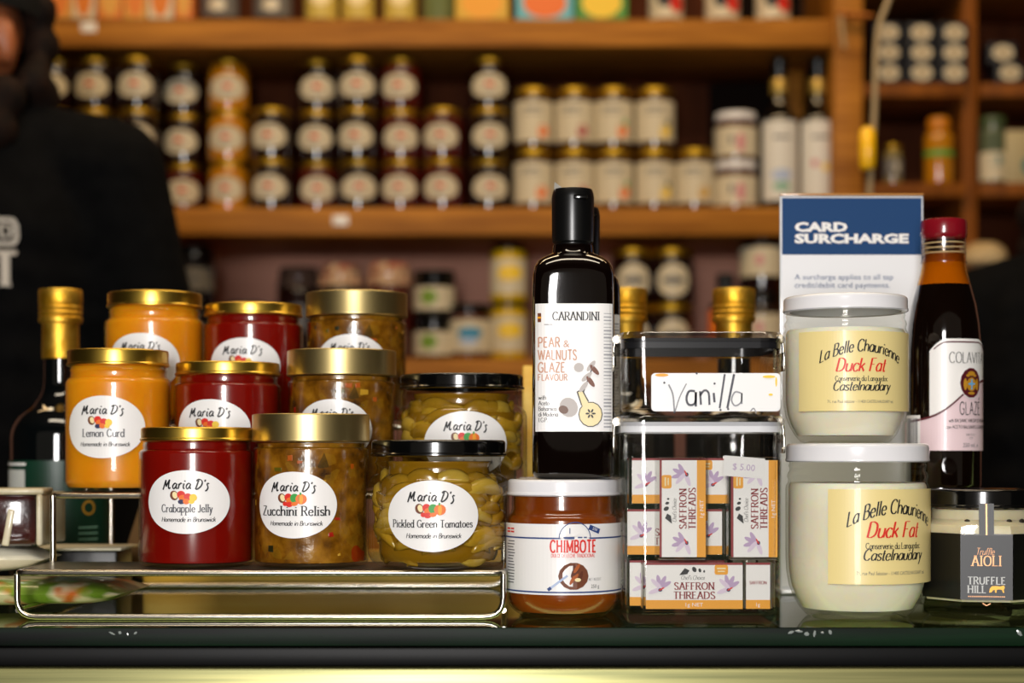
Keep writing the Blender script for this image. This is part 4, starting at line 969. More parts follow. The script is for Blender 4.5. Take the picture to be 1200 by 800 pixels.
# ---------------------------------------------------------------- wall shelving
SF, SD = 2.92, .30; SB = SF+SD
def zz3(py): return Z(py, SF)
un = thing('wall_shelving', 'wooden wall shelving with long boards full of jars behind the counter', 'shelving', (0, SF+SD/2, FL))
def upart(name, me): return link(name, me, un, (0, -SF-SD/2, -FL))
PX0, PX1 = X(976, SF), X(1010, SF); RXE = 1.55
ZT, ZM, ZL = zz3(22), zz3(243), zz3(420); th = .047
for z in (ZT, ZM, ZL, ZL-.30): upart('shelf_board', box_me('shelf_board', ((-1.55+PX0)/2, SF+SD/2, z-th/2), (PX0+1.55, SD, th), M_wood, .003))
for x0, x1 in ((PX0, PX1), (-1.60, -1.55), (RXE, RXE+.04)): upart('upright_post', box_me('upright_post', ((x0+x1)/2, SF+SD/2-.005, (FL+1.72)/2), (x1-x0, SD+.01, 1.72-FL), M_wood, .003))
DX0, DX1 = X(1130, SF+.05), X(1147, SF+.05)
upart('divider', box_me('divider', ((DX0+DX1)/2, SF+SD/2+.03, .36), (DX1-DX0, SD-.06, 2.7), M_wood2, .002))
RS = [(X(1010, SF), DX0), (DX1, RXE)]
ZR1, ZR2 = Z(97, SF+.04), Z(214, SF+.04); ZR3 = Z(312, SF+.04)
for a, b in RS:
    for z in (ZR1, ZR2, ZR3, ZR3-.28, ZR1+.19): upart('shelf_board', box_me('shelf_board', ((a+b)/2, SF+SD/2+.02, z-.012), (b-a-.001, SD-.04, .024), M_wood2, .002))
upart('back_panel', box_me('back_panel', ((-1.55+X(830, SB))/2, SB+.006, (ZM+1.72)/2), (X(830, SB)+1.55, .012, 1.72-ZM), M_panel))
upart('back_panel', box_me('back_panel', ((X(830, SB)+PX0)/2, SB+.006, (ZM+1.72)/2), (PX0-X(830, SB)-.002, .012, 1.72-ZM), mat('shaded_panel', '#140b06', .8, spec=.08)))  # unlit stretch of the same back panel, its shade put into the colour
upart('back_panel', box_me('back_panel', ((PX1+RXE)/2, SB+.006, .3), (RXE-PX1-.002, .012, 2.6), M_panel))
upart('batten', box_me('batten', (X(931, SF+.2), SF+.2, (ZM+ZT-th)/2), (.030, .02, ZT-th-ZM-.001), M_wood, .002))
for px, py in ((104, 32), (399, 258)):
    tag(link('price_ticket', box_me('price_ticket', (0, 0, 0), (.026, .0012, .016), M_paper, .0003), None, (X(px, SF), SF-.0007, zz3(py))), 'small white price ticket on the front edge of the %s shelf' % ('top' if py < 100 else 'middle'), 'price ticket')

# ---------------------------------------------------------------- stock on the shelves
JY = 2.975
M_jamdark = mat('dark_jam', '#1a0604', .08, coat=1); M_jamred = mat('red_jam', '#4a0f06', .08, coat=1); M_jamor = mat('orange_marmalade', '#b9780e', .1, coat=1)
M_lbl = mat('cream_white_label', '#cdc2a8', .5, coat=.5); M_dimgold = mat('dull_gold_lid', '#b8942c', .42, 1)
def P(r, h, sh, nr, lh, bot=.004):
    return [(0, .001), (r*.8, 0)]+arc(r-bot, bot, bot, -80, 0, 3)+[(r, h-lh-sh-.004)]+arc(r-sh, h-lh-sh-.004, sh, 10, 70, 3)+[(nr, h-lh), (nr, h-.002), (0, h-.002)]
BK = {}
def stock_kind(key, R, H, lh, body, lidm, label_fn, lr=None):
    lr = lr or R*.95
    BK[key] = (lathe_me('jar_body', P(R, H, .005, lr*.94, lh), body, 32), lid_me('lid', lr, H-lh, H, lidm), label_fn and label_fn(R))
def oval(R):
    f = Flat(); f.ell(0, .038, .0345, .0215, M_lbl, 0); f.ell(-.002, .041, .0050, .0040, M_red, 1); f.ell(.003, .040, .0045, .0036, M_org2, 1.5)
    f.rect(0, .0305, .026, .0030, M_grey, 1, 4); f.rect(0, .025, .020, .0015, M_grey, 1, 4)
    f.rect(0, .0485, .022, .003, M_ink, 1, 4)
    return f.mesh('label', cyl(R+.0003), .0003)
stock_kind('jam', .0355, .0875, .010, M_jamdark, M_dimgold, oval)
stock_kind('redjam', .0355, .0875, .010, M_jamred, M_dimgold, oval)
stock_kind('orange', .0355, .0875, .010, M_jamor, M_dimgold, oval)
def chut(fruit, leaf=None):
    def fn(R):
        f = Flat(); f.rect(0, .047, R*2*1.35, .070, M_lbl, 0, 24); f.rect(-.004, .068, .030, .004, M_grey, 1, 6); f.rect(-.004, .060, .034, .0018, M_grey, 1, 6)
        f.ell(.016, .030, .0098, .0105, fruit, 1); f.ell(.012, .025, .006, .006, fruit, 1.3)
        if leaf: f.ell(.020, .043, .004, .006, leaf, 2)
        return f.mesh('label', cyl(R+.0003), .0003)
    return fn
M_chut = mat('dark_chutney', '#3a1a08', .1, coat=1)
for k, c, l in (('peach', M_org2, None), ('raspberry', mat('raspberry_ink', '#a5303a', .5), None), ('pineapple', M_org2, M_green), ('lemon', M_yel, mat('dark_leaf_ink', '#2d3f24', .5)), ('pear', mat('ochre_ink', '#c79a3a', .5), None)):
    stock_kind(k, .0345, .1055, .013, M_chut, M_dimgold, chut(c, l))
def band(z0, z1, bg, *marks):
    def fn(R):
        f = Flat(); f.rect(0, (z0+z1)/2, R*2*1.4, z1-z0, bg, 0, 24)
        for cx, cy, sx, sy, mm in marks: f.ell(cx, cy, sx, sy, mm, 1)
        return f.mesh('label', cyl(R+.0003), .0003)
    return fn
M_berry = mat('berry_spread', '#4a1710', .1, coat=1)
stock_kind('whitelid', .0375, .0845, .013, M_berry, M_white, band(.008, .058, M_lbl, (.004, .030, .007, .017, mat('rose_ink', '#c77a82', .5)), (-.012, .035, .004, .008, M_grey)))
SN = ['first', 'second', 'third', 'fourth', 'fifth', 'sixth', 'seventh', 'eighth', 'ninth', 'tenth', 'eleventh']
def stock(kind, name, label, cat, loc, group, rz=0):
    b, l, lb = BK[kind]; t = thing(name, label, cat, loc, rz, group)
    link('jar_body', b, t); link('lid', l, t)
    if lb: link('label', lb, t)
    return t
# stacks of dark jam with oval labels
cols = [(63, 3, 'jam', 0), (112, 3, 'jam', 0), (162, 3, 'jam', 0), (216, 3, 'jam', .05), (268, 3, 'orange', .02), (319, 2, 'jam', 0), (372, 3, 'jam', .02), (420, 3, 'jam', 0), (470, 3, 'redjam', .01), (519, 2, 'redjam', 0), (573, 3, 'jam', 0)]
for ci, (px, n, kd, dy) in enumerate(cols):
    for k in range(n):
        Yc = JY+dy; pos = ['bottom', 'middle', 'top'][k] if n == 3 else ['bottom', 'top'][k]
        kk = 'redjam' if (kd == 'jam' and k == 0 and ci % 3 == 0) else kd
        if kd == 'orange': lab = 'orange preserve jar, %s of its stack among the dark jam jars' % pos
        elif ci == 3: lab = 'dark jam jar set back left of the orange stack, %s of its stack' % pos
        else: lab = 'dark jam jar with white oval label, %s of the %s stack from the left' % (pos, SN[ci])
        stock(kk, 'preserve_jar' if kd == 'orange' else 'jam_jar', lab, 'jar', (X(px, Yc), Yc+R_.uniform(-.004, .004), ZM+.0003+k*.0878), 'jam jars on the middle shelf', R_.uniform(-.12, .12))
seq = [('peach', 625, 'orange fruit'), ('raspberry', 673, 'dark red fruit'), ('pineapple', 719, 'orange fruit and green leaf'), ('lemon', 767, 'yellow fruit'), ('pear', 814, 'ochre fruit')]
for i, (k, px, d) in enumerate(seq):
    for j in range(1 if k == 'pear' else 2):
        lab = 'tall cream labelled jar with %s, %s' % (d, 'alone at the end of its row' if k == 'pear' else ('upper of two' if j else 'lower of two'))
        stock(k, 'chutney_jar', lab, 'jar', (X(px, JY), JY, ZM+.0003+j*.1058), 'cream labelled jars on the middle shelf', R_.uniform(-.08, .08))
for j in range(2): stock('whitelid', 'spread_jar', '%s of two white lidded jars beside the dark wine bottles' % ('upper' if j else 'lower'), 'jar', (X(862, JY), JY, ZM+.0003+j*.0848), 'white lidded jars on the middle shelf')
def wine(px, label, spot):
    t = thing('wine_bottle', label, 'bottle', (X(px, JY), JY, ZM+.0003), 0, 'wine bottles on the middle shelf')
    R = .0315
    link('bottle_body', lathe_me('bottle_body', [(0, .003), (.027, 0), (R, .005), (R, .155)]+arc(R-.022, .155, .022, 5, 60, 4)+[(.0145, .188), (.0135, .200), (.0130, .215), (0, .216)], M_oil, 32), t)
    link('capsule', lathe_me('capsule', [(.0138, .200), (.0142, .201), (.0142, .255), (.0150, .257), (.0150, .267), (.0138, .2685), (0, .2685)], mat('black_capsule', '#0a0d0c', .3), 24), t)
    link('neck_band', lathe_me('neck_band', [(.0145, .203), (.0150, .204), (.0150, .229), (.0145, .230)], mat('pale_gold_band', '#b89a4c', .35, .6), 24), t)['label'] = 'pale gold neck band'
    f = Flat(); f.rect(0, .085, R*2*1.25, .138, mat('pale_grey_label', '#d8d6d0', .5), 0, 20)
    for cx, cy, rx, ry, mm in spot: f.ell(cx, cy, rx, ry, mm, 1)
    f.rect(0, .125, .030, .005, M_grey, 1, 4); link('label', f.mesh('label', cyl(R+.0003), .0003), t)
wine(913, 'dark wine bottle next to the white lidded jars', [(0, .060, .018, .010, mat('pale_blue_ink', '#a9b9d8', .5)), (0, .040, .016, .008, mat('pale_green_print', '#7fae96', .5))])
wine(958, 'dark wine bottle next to the upright post', [(-.010, .080, .006, .007, mat('rose_ink', '#c77a82', .5)), (.008, .073, .006, .007, M_yel)])
# lower shelf
def low(px, Y=JY): return (X(px, Y), Y, ZL+.0003)
stock_kind('green', .0360, .0770, .022, mat('dark_sauce', '#15120c', .1, coat=1), M_blklid, band(.008, .048, M_lbl, (-.008, .030, .015, .013, mat('leaf_green_ink', '#6d8f1e', .5))), .0365)
stock_kind('blue', .0385, .0960, .016, M_berry, M_blklid, band(.012, .068, M_lbl, (.002, .045, .022, .010, mat('sea_blue_ink', '#2f86ae', .5)), (0, .030, .018, .006, mat('pale_blue_ink', '#a9b9d8', .5))), .037)
stock_kind('yellow', .0320, .0990, .009, mat('yellow_tin', '#c9a50c', .3, coat=.4), M_blklid, band(.014, .074, M_lbl, (.003, .050, .022, .013, M_yel), (-.008, .042, .012, .009, mat('ochre_ink', '#c79a3a', .5))))
stock_kind('round', .0385, .0955, .012, M_jamdark, M_dimgold, lambda R: (lambda f: (f.ell(0, .040, .0300, .0290, M_lbl, 0), f.ell(0, .040, .020, .006, M_grey, 1), f.mesh('label', cyl(R+.0003), .0003))[-1])(Flat()))
stock_kind('plain', .0370, .1000, .012, mat('blackberry', '#120a0c', .06, coat=1), M_blklid, band(.02, .06, mat('dim_grey_label', '#6a6764', .5), (0, .04, .012, .008, M_grey)))
G = 'jars on the lower shelf'
for j in range(2):
    p = low(509); stock('green', 'sauce_jar', '%s of two black lidded jars with green patched labels' % ('upper' if j else 'lower'), 'jar', (p[0], p[1], p[2]+j*.0773), G)
    p = low(596); stock('yellow', 'yellow_tin', '%s of two yellow tins stacked beside the pear glaze bottle' % ('upper' if j else 'lower'), 'tin', (p[0], p[1], p[2]+j*.0993), G)
    for q, px in enumerate((741, 787)):
        p = low(px); stock('round', 'dark_jar', '%s round labelled dark jar, %s foil capped bottle' % ('upper' if j else 'lower', 'directly above the left-hand' if q == 0 else 'between the two'), 'jar', (p[0], p[1], p[2]+j*.0958), G)
stock('blue', 'sauce_jar', 'jar with blue and white label between green labelled jars and yellow tins', 'jar', low(550), G)
for px, lb in ((225, 'dark jar just right of the shop assistant on the lower shelf'), (285, 'second dark jar from the shop assistant on the lower shelf')  ):
    p = low(px); stock('plain', 'dark_jar', lb, 'jar', (p[0], p[1]+.02, p[2]), G); 
    if px == 225: stock('plain', 'dark_jar', 'dark jar stacked highest just right of the shop assistant', 'jar', (p[0], p[1]+.02, p[2]+.1003), G)
def cloth_jar(px, label, body, clothc, dy):
    p = low(px); t = thing('cloth_topped_jar', label, 'jar', (p[0], p[1]+dy, p[2]), 0, 'cloth topped jars on the lower shelf')
    link('jar_body', lathe_me('jar_body', P(.0385, .150, .012, .034, .012), body, 32), t)
    pr = [(0, .168), (.030, .1675), (.0345, .164), (.0355, .152), (.0352, .146), (.0375, .138), (.0385, .130)]
    bm = lathe(bmesh.new(), pr[::-1], 48)
    for v in bm.verts:
        a = math.atan2(v.co.y, v.co.x); r = math.hypot(v.co.x, v.co.y)
        if v.co.z < .148: v.co.x *= 1+.07*math.sin(a*9); v.co.y *= 1+.07*math.sin(a*9)
    link('cloth_cover', finish(bm, 'cloth_cover', clothc, 60), t)['label'] = 'gathered patterned cloth cover'
    f = Flat(); f.rect(0, .075, .040, .045, M_grey, 0, 12); link('label', f.mesh('label', cyl(.0388), .0003), t)
M_cl = noisy('floral_cloth', '#b89a7c', '#8e3a22', 60, .8, detail=2, lo=.5, hi=.62)
M_cl2 = noisy('dim_cloth', '#5a4436', '#3a2018', 60, .8, detail=2)
cloth_jar(345, 'dark cloth topped jar, dimmest of three, behind the red jelly', M_jamdark, M_cl2, .06)
cloth_jar(398, 'dark cloth topped jar rising above the hindmost deep gold lid', M_jamdark, M_cl, .02)
cloth_jar(456, 'deep red cloth topped jar left of the green labelled jars', M_jamred, M_cl, .0)
t = thing('amber_bottle', 'amber bottle with an orange label right of the round labelled jars', 'bottle', low(850))
link('bottle_body', lathe_me('bottle_body', P(.030, .135, .014, .014, .03), mat('dark_amber', '#3a1606', .08, coat=1), 32), t); link('lid', lid_me('lid', .0150, .112, .150, M_blk), t)
link('label', band(.030, .085, M_org2, (0, .06, .02, .02, M_orange))(.030), t)
for j in range(2):
    p = low(893); t = thing('dark_square_jar', '%s dark jar with wide white label beside the surcharge sign' % ('upper' if j else 'lower'), 'jar', (p[0], p[1], p[2]+j*.1153), 0, 'wide labelled jars on the lower shelf')
    link('jar_body', lathe_me('jar_body', P(.040, .115, .006, .036, .018), M_jamdark, 32), t); link('lid', lid_me('lid', .038, .097, .115, M_blklid), t)
    link('label', band(.028, .078, M_lbl, (-.010, .055, .007, .009, mat('rose_ink', '#c77a82', .5)))(.040), t)
# top shelf, cut by the top of the picture
def carton(px, wpx, h, d, cols, label, name='carton', dz=0):
    x = X(px, JY); wd = wpx*JY/FP; t = thing(name, label, 'box', (x, JY-.02, ZT+.0003+dz), R_.uniform(-.05, .05), 'packets on the top shelf')
    bm = bmesh.new(); box(bm, (0, 0, h/2), (wd, d, h), 0, .0015); link('box_body', finish(bm, 'box_body', cols[0], 30), t)
    f = Flat(); f.rect(0, h/2, wd-.004, h-.004, cols[0], -.5, 1); f.ell(0, h*.22, wd*.38, h*.20, cols[1], 0); f.rect(0, h*.7, wd*.7, h*.16, cols[2], 0, 1)
    link('label', f.mesh('label', flat(-d/2-.0003), .0003), t)
M_o1 = mat('orange_pack', '#d9761a', .4); M_o2 = mat('amber_pack', '#d79a3c', .4); M_o3 = mat('cream_pack', '#d9c8a8', .4)
for i, (px, wd) in enumerate(((47, 30), (79, 30), (108, 27), (137, 30), (166, 28), (196, 30), (222, 22))):
    carton(px, wd-1.5, .16+.01*(i % 3), .07, [(M_o1, M_o2, M_o3), (M_o2, M_o1, M_o3), (M_o3, M_o1, M_o2)][i % 3], 'orange and cream packet, %s of seven from the shop assistant' % SN[i], 'packet')
carton(566, 62, .13, .06, (mat('yellow_carton', '#d3a615', .4), M_orange, M_yel), 'plain yellow carton left of the pale blue carton')
carton(637, 66, .13, .06, (mat('cyan_carton', '#5fb3c4', .4), M_org2, M_paper), 'pale blue carton with an orange patch')
carton(703, 60, .13, .06, (mat('green_carton', '#3c8a1e', .4), M_yel, M_paper), 'green carton with a yellow patch')
stock_kind('toplabel', .0285, .130, .016, M_jamdark, M_dimgold, band(.008, .095, mat('mustard_label', '#c6ae50', .5), (0, .05, .02, .02, M_cream)))
stock_kind('redlabel', .0300, .120, .016, M_jamred, M_blklid, band(.008, .085, M_lbl, (.018, .035, .014, .016, M_red), (-.004, .045, .014, .018, M_ink)))
for px, lb in ((377, 'mustard labelled jar, first of three on the top shelf'), (420, 'mustard labelled jar, middle of three on the top shelf'), (469, 'mustard labelled jar nearest the pale greenish jar')): stock('toplabel', 'mustard_jar', lb, 'jar', (X(px, JY), JY, ZT+.0003), 'labelled jars on the top shelf')
for px, lb in ((780, 'red and white labelled jar nearest the green carton'), (846, 'red and white labelled jar, middle of three'), (905, 'red and white labelled jar nearest the upright post')): stock('redlabel', 'relish_pot', lb, 'jar', (X(px, JY), JY, ZT+.0003), 'labelled jars on the top shelf')
stock_kind('pale', .0300, .130, .016, mat('pale_green_pickle', '#6f7a4e', .15, coat=1), M_dimgold, None); stock_kind('clearish', .0330, .130, .016, mat('brown_glass', '#2a1c0c', .08, coat=1), M_dimgold, band(.012, .05, mat('dim_grey_label', '#6a6764', .5), (0, .03, .015, .01, M_lbl)))
stock('pale', 'pickle_jar', 'pale greenish jar beside the yellow carton', 'jar', (X(515, JY), JY, ZT+.0003), 'labelled jars on the top shelf')
for px, lb in ((258, 'dark brown jar right of the orange packets'), (320, 'dark brown jar left of the mustard labelled jars')): stock('clearish', 'brown_jar', lb, 'jar', (X(px, JY), JY, ZT+.0003), 'labelled jars on the top shelf')
# right hand bay
BY = 2.99
M_nv = mat('navy_tin', '#10141f', .35); 
TINW, TINH = .053, .0345
TIN = finish(loft(bmesh.new(), [(rr(TINW, .06, .006), 0), (rr(TINW, .06, .006), TINH)], cap0=True, cap1=True), 'tin_body', M_nv, 30)
f = Flat(); f.ell(0, TINH/2, .0185, .0135, M_lbl, 0); f.ell(.0, TINH/2, .012, .005, mat('pale_bronze_ink', '#a58f6a', .5), 1); TINL = f.mesh('label', flat(-.0302), .0003)
def tin(px, k, lab):
    t = thing('navy_tin', lab, 'tin', (X(px, BY), BY, ZR1+.0003+k*(TINH+.0003)), R_.uniform(-.04, .04), 'navy tins in the right hand bay'); link('tin_body', TIN, t); link('label', TINL, t)
for c, px in enumerate((1037, 1075, 1113)):
    for k in range(3): tin(px, k, 'navy tin with white oval, %s of the %s' % (['bottom', 'middle', 'top'][k], ['stack nearest the upright post', 'stack between two others', 'stack nearest the bay divider'][c]))
for k, px in enumerate((1178, 1170)): tin(px, k, '%s of two navy tins beyond the bay divider' % ('upper' if k else 'lower'))
def bay(px): return (X(px, BY), BY, ZR2+.0003)
t = thing('honey_bottle', 'amber yellow bottle with a dark green band in the right bay', 'bottle', bay(1100))
link('bottle_body', lathe_me('bottle_body', P(.026, .120, .016, .016, .02), mat('honey_amber', '#b87a12', .15, coat=1), 32), t); link('lid', lid_me('lid', .020, .095, .116, mat('orange_cap', '#c2760f', .4)), t)
link('label', band(.048, .058, M_green, (0, .03, .001, .001, M_green))(.026), t)
stock_kind('small', .017, .070, .01, mat('pale_olive_oil', '#8a7a48', .2, coat=1), M_dimgold, band(.012, .045, mat('dim_grey_label', '#6a6764', .5), (0, .03, .01, .01, M_lbl)))
stock('small', 'small_jar', 'small pale jar beside the hanging cord in the right bay', 'jar', bay(1046), None)
stock_kind('tall', .024, .118, .016, mat('teal_grey_bottle', '#55604a', .2, coat=1), mat('dim_green_cap', '#3f5030', .4), band(.006, .055, M_lbl, (0, .04, .012, .01, mat('teal_ink', '#3a7a80', .5))))
stock('tall', 'tall_bottle', 'tall bottle with pale label just beyond the bay divider', 'bottle', bay(1163), None)
t = thing('cream_box', 'cream box with a teal patch at the right edge of the bay', 'box', bay(1195)); bm = bmesh.new(); box(bm, (0, 0, .046), (.062, .05, .092), 0, .002); link('box_body', finish(bm, 'box_body', mat('cream_card', '#b3a680', .5), 30), t)
f = Flat(); f.ell(.012, .03, .016, .016, mat('teal_ink', '#3a7a80', .5), 0); link('label', f.mesh('label', flat(-.0253), .0003), t)
t = thing('red_pot', 'bright red pot above the navy tins', 'pot', (X(1018, BY), BY, ZR1+.19+.0003)); link('pot_body', lathe_me('pot_body', P(.026, .06, .008, .02, .012), mat('tomato_red', '#b8200c', .2, coat=1), 32), t); link('lid', lid_me('lid', .021, .048, .06, M_dimgold), t)
t = thing('bread_bun', 'pale round bun on the lowest right shelf', 'bread', (X(1152, BY), BY, ZR3+.0003)); link('crust', lathe_me('crust', [(0, 0), (.030, 0), (.040, .008), (.042, .020), (.036, .034), (.022, .043), (0, .046)], noisy('pale_crust', '#b79a6a', '#d2bd94', 12, .7), 32), t)

# ---------------------------------------------------------------- hanging cord, hook arm
CY_ = 2.35
t = thing('hanging_cord', 'pale cord with a yellow toggle hanging from the ceiling before the upright post', 'cord', (X(1023, CY_), CY_, 1.75))
bm = bmesh.new(); pts = [(X(a, CY_)-X(1023, CY_), 0, Z(b, CY_)-1.75) for a, b in ((1068, -90), (1052, -40), (1041, 0), (1031, 28), (1027, 60), (1025, 120), (1022, 180), (1019, 228), (1018, 290))]
pts = [(pts[0][0]+.015, 0, 0)]+pts
tube(bm, crom([Vector(p) for p in pts], 6), .0042, 8); link('cord_line', finish(bm, 'cord_line', mat('pale_cord', '#a08a66', .5), 60), t)
p = (X(1015.5, CY_)-X(1023, CY_), -.006, Z(200, CY_)-1.75)
tg = link('toggle', lathe_me('toggle', [(0, 0), (.008, .001), (.0105, .005), (.0112, .03), (.0105, .053), (.007, .058), (0, .0585)], mat('yellow_plastic', '#ffc400', .35, coat=.4), 24), t, p); tg['label'] = 'yellow toggle'
t = thing('hook_arm', 'small coppery hook arm fixed to the upright post under the ceiling', 'hook', (X(993, SF), SF-.013, zz3(22)))
bm = bmesh.new(); tube(bm, [(-.022, -.02, 0), (.035, -.02, -.004)], .0055, 8); tube(bm, [(0, .006, 0), (0, -.02, 0)], .004, 8); link('bar', finish(bm, 'bar', mat('copper_metal', '#b8763f', .3, 1), 60), t)
bm = bmesh.new(); tube(bm, fillet([(-.018, -.02, -.003), (-.016, -.022, -.03), (-.012, -.022, -.058)], .01), .004, 8); link('tag_strip', finish(bm, 'tag_strip', mat('pale_cord', '#a08a66', .5), 60), t)

# ---------------------------------------------------------------- people
def blob(chains, voxel, name, m, smooth=8, spheres=()):
    """one continuous skin: overlapping tapered limbs fused into a single surface"""
    bm = bmesh.new()
    def sph(c, r):
        r = r if isinstance(r, tuple) else (r, r, r)
        vs = bmesh.ops.create_icosphere(bm, subdivisions=2, radius=1)['verts']
        bmesh.ops.transform(bm, matrix=Matrix.Translation(c) @ Matrix.Diagonal((*r, 1)), verts=vs)
    for ch in chains:
        for (a, ra), (b, rb) in zip(ch, ch[1:]):
            a, b = Vector(a), Vector(b); L = (b-a).length
            mr = min(ra if not isinstance(ra, tuple) else min(ra), rb if not isinstance(rb, tuple) else min(rb))
            n = max(2, int(L/(mr*.45)))
            for i in range(n+1):
                q = i/n; ta = ra if isinstance(ra, tuple) else (ra,)*3; tb = rb if isinstance(rb, tuple) else (rb,)*3
                sph(a.lerp(b, q), tuple(x*(1-q)+y*q for x, y in zip(ta, tb)))
    for c, r in spheres: sph(Vector(c), r)
    me = bpy.data.meshes.new(name); bm.to_mesh(me); bm.free()
    ob = bpy.data.objects.new(name, me); C.objects.link(ob)
    md = ob.modifiers.new('r', 'REMESH'); md.mode = 'VOXEL'; md.voxel_size = voxel
    sm = ob.modifiers.new('s', 'SMOOTH'); sm.factor = .5; sm.iterations = smooth
    ev = ob.evaluated_get(bpy.context.evaluated_depsgraph_get()); me2 = bpy.data.meshes.new_from_object(ev)
    bpy.data.objects.remove(ob); me2.name = name; me2.materials.clear(); me2.materials.append(m)
    me2.polygons.foreach_set('use_smooth', [True]*len(me2.polygons)); return me2
M_skin = mat('skin', '#a8623c', .45, sss=.3); M_shirt = noisy('black_cotton', '#060607', '#0a0a0b', 40, .95); M_shirt.node_tree.nodes['Principled BSDF'].inputs['Specular IOR Level'].default_value = .08
M_hair = noisy('dark_brown_hair', '#0d0604', '#1f0f07', 60, .8); M_hair.node_tree.nodes['Principled BSDF'].inputs['Specular IOR Level'].default_value = .15; M_cap = mat('black_cap', '#0a0b0d', .8); M_trouser = mat('dark_denim', '#12151c', .9)
def person(label, loc, rz, sh, hw, headz, yaw, cap=True, hood=False):
    """loc at the floor; sh shoulder height, hw half shoulder width, headz head centre height, all above the floor"""
    t = thing('person', label, 'person', loc, rz)
    R3 = Matrix.Rotation(yaw, 3, 'Z'); hd = Vector((0, -.015, headz)); H = lambda x, y, z: tuple(hd+R3 @ Vector((x, y, z)))
    hip = sh*.62; ch = []
    ch.append([((0, 0, hip), (.155, .105, .10)), ((0, 0, hip+.16), (.140, .095, .10)), ((0, 0, sh-.13), (.165, .110, .11)), ((0, .01, sh-.05), (.150, .090, .06)), ((0, .01, sh+.02), (.062, .060, .05)), ((0, -.005, headz-.08), (.052, .055, .05))])
    arms = {}
    for s in (-1, 1):
        S, E, W_ = (s*(hw-.05), .01, sh-.055), (s*(hw+.015), .02, sh-.33), (s*(hw+.0), -.10, sh-.56)
        arms[s] = (S, E, W_); ch.append([((s*.08, .01, sh-.03), .05), (S, .056), (E, .043), (W_, .029)])
        P0 = Vector(W_); d = (Vector(W_)-Vector(E)).normalized(); pl = P0+d*.05; ch.append([(W_, .027), (tuple(pl), (.020, .030, .028)), (tuple(pl+d*.035), (.016, .032, .024))])
        for i, (o, L) in enumerate(((-.024, .070), (-.008, .078), (.008, .074), (.024, .058))):
            b = pl+d*.045+Vector((0, o, 0)); k = b+d*L*.5; e = k+(d+Vector((-s*.5, 0, -.2))).normalized()*L*.5; ch.append([(tuple(b), .0105), (tuple(k), .0095), (tuple(e), .0078)])
        b = pl+Vector((0, -.024, 0)); k = b+(d+Vector((0, -.9, 0))).normalized()*.03; e = k+(d+Vector((0, -.3, 0))).normalized()*.03; ch.append([(tuple(b), .012), (tuple(k), .011), (tuple(e), .009)])
        ch.append([((s*.085, 0, hip), .095), ((s*.10, -.01, hip*.53), .062), ((s*.10, .01, .09), .042), ((s*.10, -.02, .05), .045), ((s*.105, -.12, .035), .033)])
    sp = [(H(0, 0, .02), (.077, .088, .092)), (H(0, -.025, -.045), (.062, .060, .065)), (H(0, -.055, -.085), (.034, .028, .026)), (H(0, -.098, -.012), (.011, .016, .014)), (H(0, -.088, .012), (.009, .012, .022)),
          (H(0, -.083, -.050), (.024, .010, .006)), (H(0, -.082, -.060), (.020, .010, .007)), (H(-.030, -.078, .032), (.024, .010, .007)), (H(.030, -.078, .032), (.024, .010, .007))]
    for s in (-1, 1): sp.append((H(s*.078, .012, -.005), (.010, .018, .030)))
    body = link('body', blob(ch, .0075, 'body', M_skin, 4, sp), t)
    for s in (-1, 1):
        bm = bmesh.new(); bmesh.ops.create_icosphere(bm, subdivisions=2, radius=.0115); link('eye', finish(bm, 'eye', mat('eye_white', '#d9d2c8', .2), 60), t, H(s*.030, -.076, .012))
        bm = bmesh.new(); bmesh.ops.create_icosphere(bm, subdivisions=2, radius=.006); link('iris', finish(bm, 'iris', mat('eye_dark', '#1a0f0a', .2), 60), t, H(s*.030, -.083, .012))
    sc_ = [[((0, 0, hip+.01), (.172, .122, .08)), ((0, 0, hip+.16), (.158, .112, .10)), ((0, 0, sh-.13), (.180, .125, .11)), ((0, .01, sh-.045), (.162, .100, .06)), ((0, .012, sh+.012), (.078, .076, .040)), ((0, .01, sh+.030), (.068, .066, .03))]]
    for s in (-1, 1):
        S, E, W_ = arms[s]; sc_.append([((s*.07, .01, sh-.025), .058), (S, .070), (E, .058), (tuple(Vector(E).lerp(Vector(W_), .85)), .042)])
    shirt = link('black_top', blob(sc_, .008, 'black_top', M_shirt, 6), t)
    tr = [[((0, 0, hip+.02), (.165, .115, .07)), ((0, 0, hip-.04), (.165, .115, .08))]]+[[((s*.085, 0, hip-.02), .108), ((s*.10, -.01, hip*.53), .078), ((s*.10, .01, .10), .062)] for s in (-1, 1)]
    link('trousers', blob(tr, .010, 'trousers', M_trouser, 6), t)
    for s in (-1, 1): link('shoe', blob([[((s*.10, .02, .045), .055), ((s*.105, -.13, .038), .045)]], .008, 'shoe', M_blk, 4), t)
    r = random.Random(4); hs = []
    for i in range(150):
        a = r.uniform(-PI, PI); z = r.uniform(-.14, .10)
        if -2.45 < a < -.62 and z < .075 or abs(a-.05) < .42 and -.07 < z < .03 or a < -2.7 and -.07 < z < .03: continue
        k = math.sqrt(max(.15, 1-(max(0, z)/.115)**2)); hs.append((H(math.cos(a)*.083*k, math.sin(a)*.092*k+.008, z+.01), r.uniform(.016, .027)))
    link('hair', blob([], .006, 'hair', M_hair, 2, hs), t)
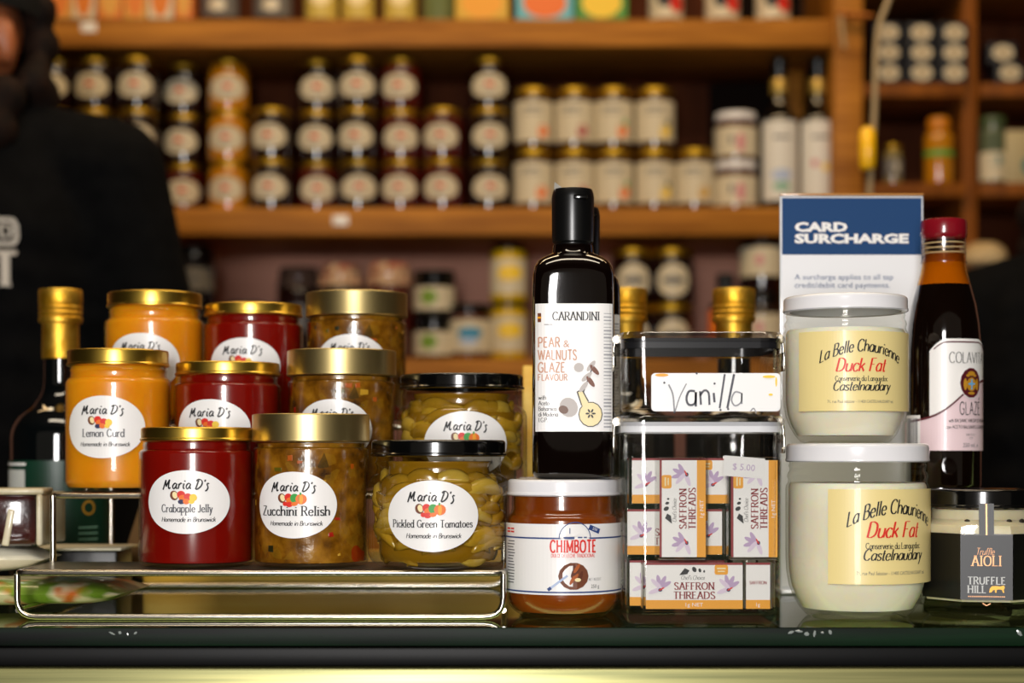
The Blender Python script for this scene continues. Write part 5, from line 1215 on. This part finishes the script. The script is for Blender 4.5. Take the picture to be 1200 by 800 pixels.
    if cap:
        bm = bmesh.new(); lathe(bm, [(.0915, .0), (.0925, .012), (.091, .04), (.083, .065), (.064, .086), (.035, .098), (0, .101)], 40)
        for v in bm.verts: v.co.y *= 1.12
        n = 14; rg = [[bm.verts.new((.091*math.sin(b_)*q, -.1015*math.cos(b_)*(q if q > 1 else 1)-(.055*(q-1)/.1*math.cos(b_) if q > 1 else 0), .006-.012*(q > 1))) for b_ in [(-1.1+2.2*i/n) for i in range(n+1)]] for q in (.98, 1.1)]
        for i in range(n): bm.faces.new((rg[0][i], rg[1][i], rg[1][i+1], rg[0][i+1]))
        bmesh.ops.solidify(bm, geom=[f for f in bm.faces], thickness=.003)
        link('cap', finish(bm, 'cap', M_cap, 50), t, tuple(hd+Vector((0, 0, .032))), yaw)['label'] = 'black cap'
    return t, shirt
PY = 2.0
p1, shirt = person('shop assistant in black top and cap with pale chest print, at the left edge', (X(-46, PY), PY, FL), 0, Z(148, PY)-FL, .222, Z(56, PY)-FL, -.62)
person('person in black clothes turned away at the right edge, mostly out of frame', (X(1302, 1.95), 1.95, FL), 2.6, Z(318, 1.95)-FL, .195, Z(175, 1.95)-FL, .3, cap=False)
# pale lettering printed on the chest of the first one
bv = BVHTree.FromPolygons([v.co for v in shirt.data.vertices], [p.vertices[:] for p in shirt.data.polygons])
f = Flat(); lx, lz = p1.location.x, p1.location.z; M_pr = mat('pale_print_ink', '#c9bfb2', .7)
f.rrect(X(-30, 1.9)-lx, Z(272, 1.9)-lz, .100, .031, .008, M_pr, 0); f.rrect(X(-30, 1.9)-lx, Z(272, 1.9)-lz, .091, .022, .005, M_shirt, 1.5)
f.text('ID', X(5, 1.9)-lx, Z(278.5, 1.9)-lz, .0135, M_pr, 3, width=.022, font='drawn', wmin=1.6, wmax=2.4, track=1)
f.text('T', X(7, 1.9)-lx, Z(334, 1.9)-lz, .036, M_pr, 0, width=.028, font='serif', wmin=1.3, wmax=2.6, serif=True)
def onchest(u, v, e):
    h = bv.ray_cast(Vector((u, -1, v)), Vector((0, 1, 0)))
    return (u, (h[0].y if h[0] else -.12)-.0025-e, v)
link('chest_print', f.mesh('chest_print', onchest), p1)
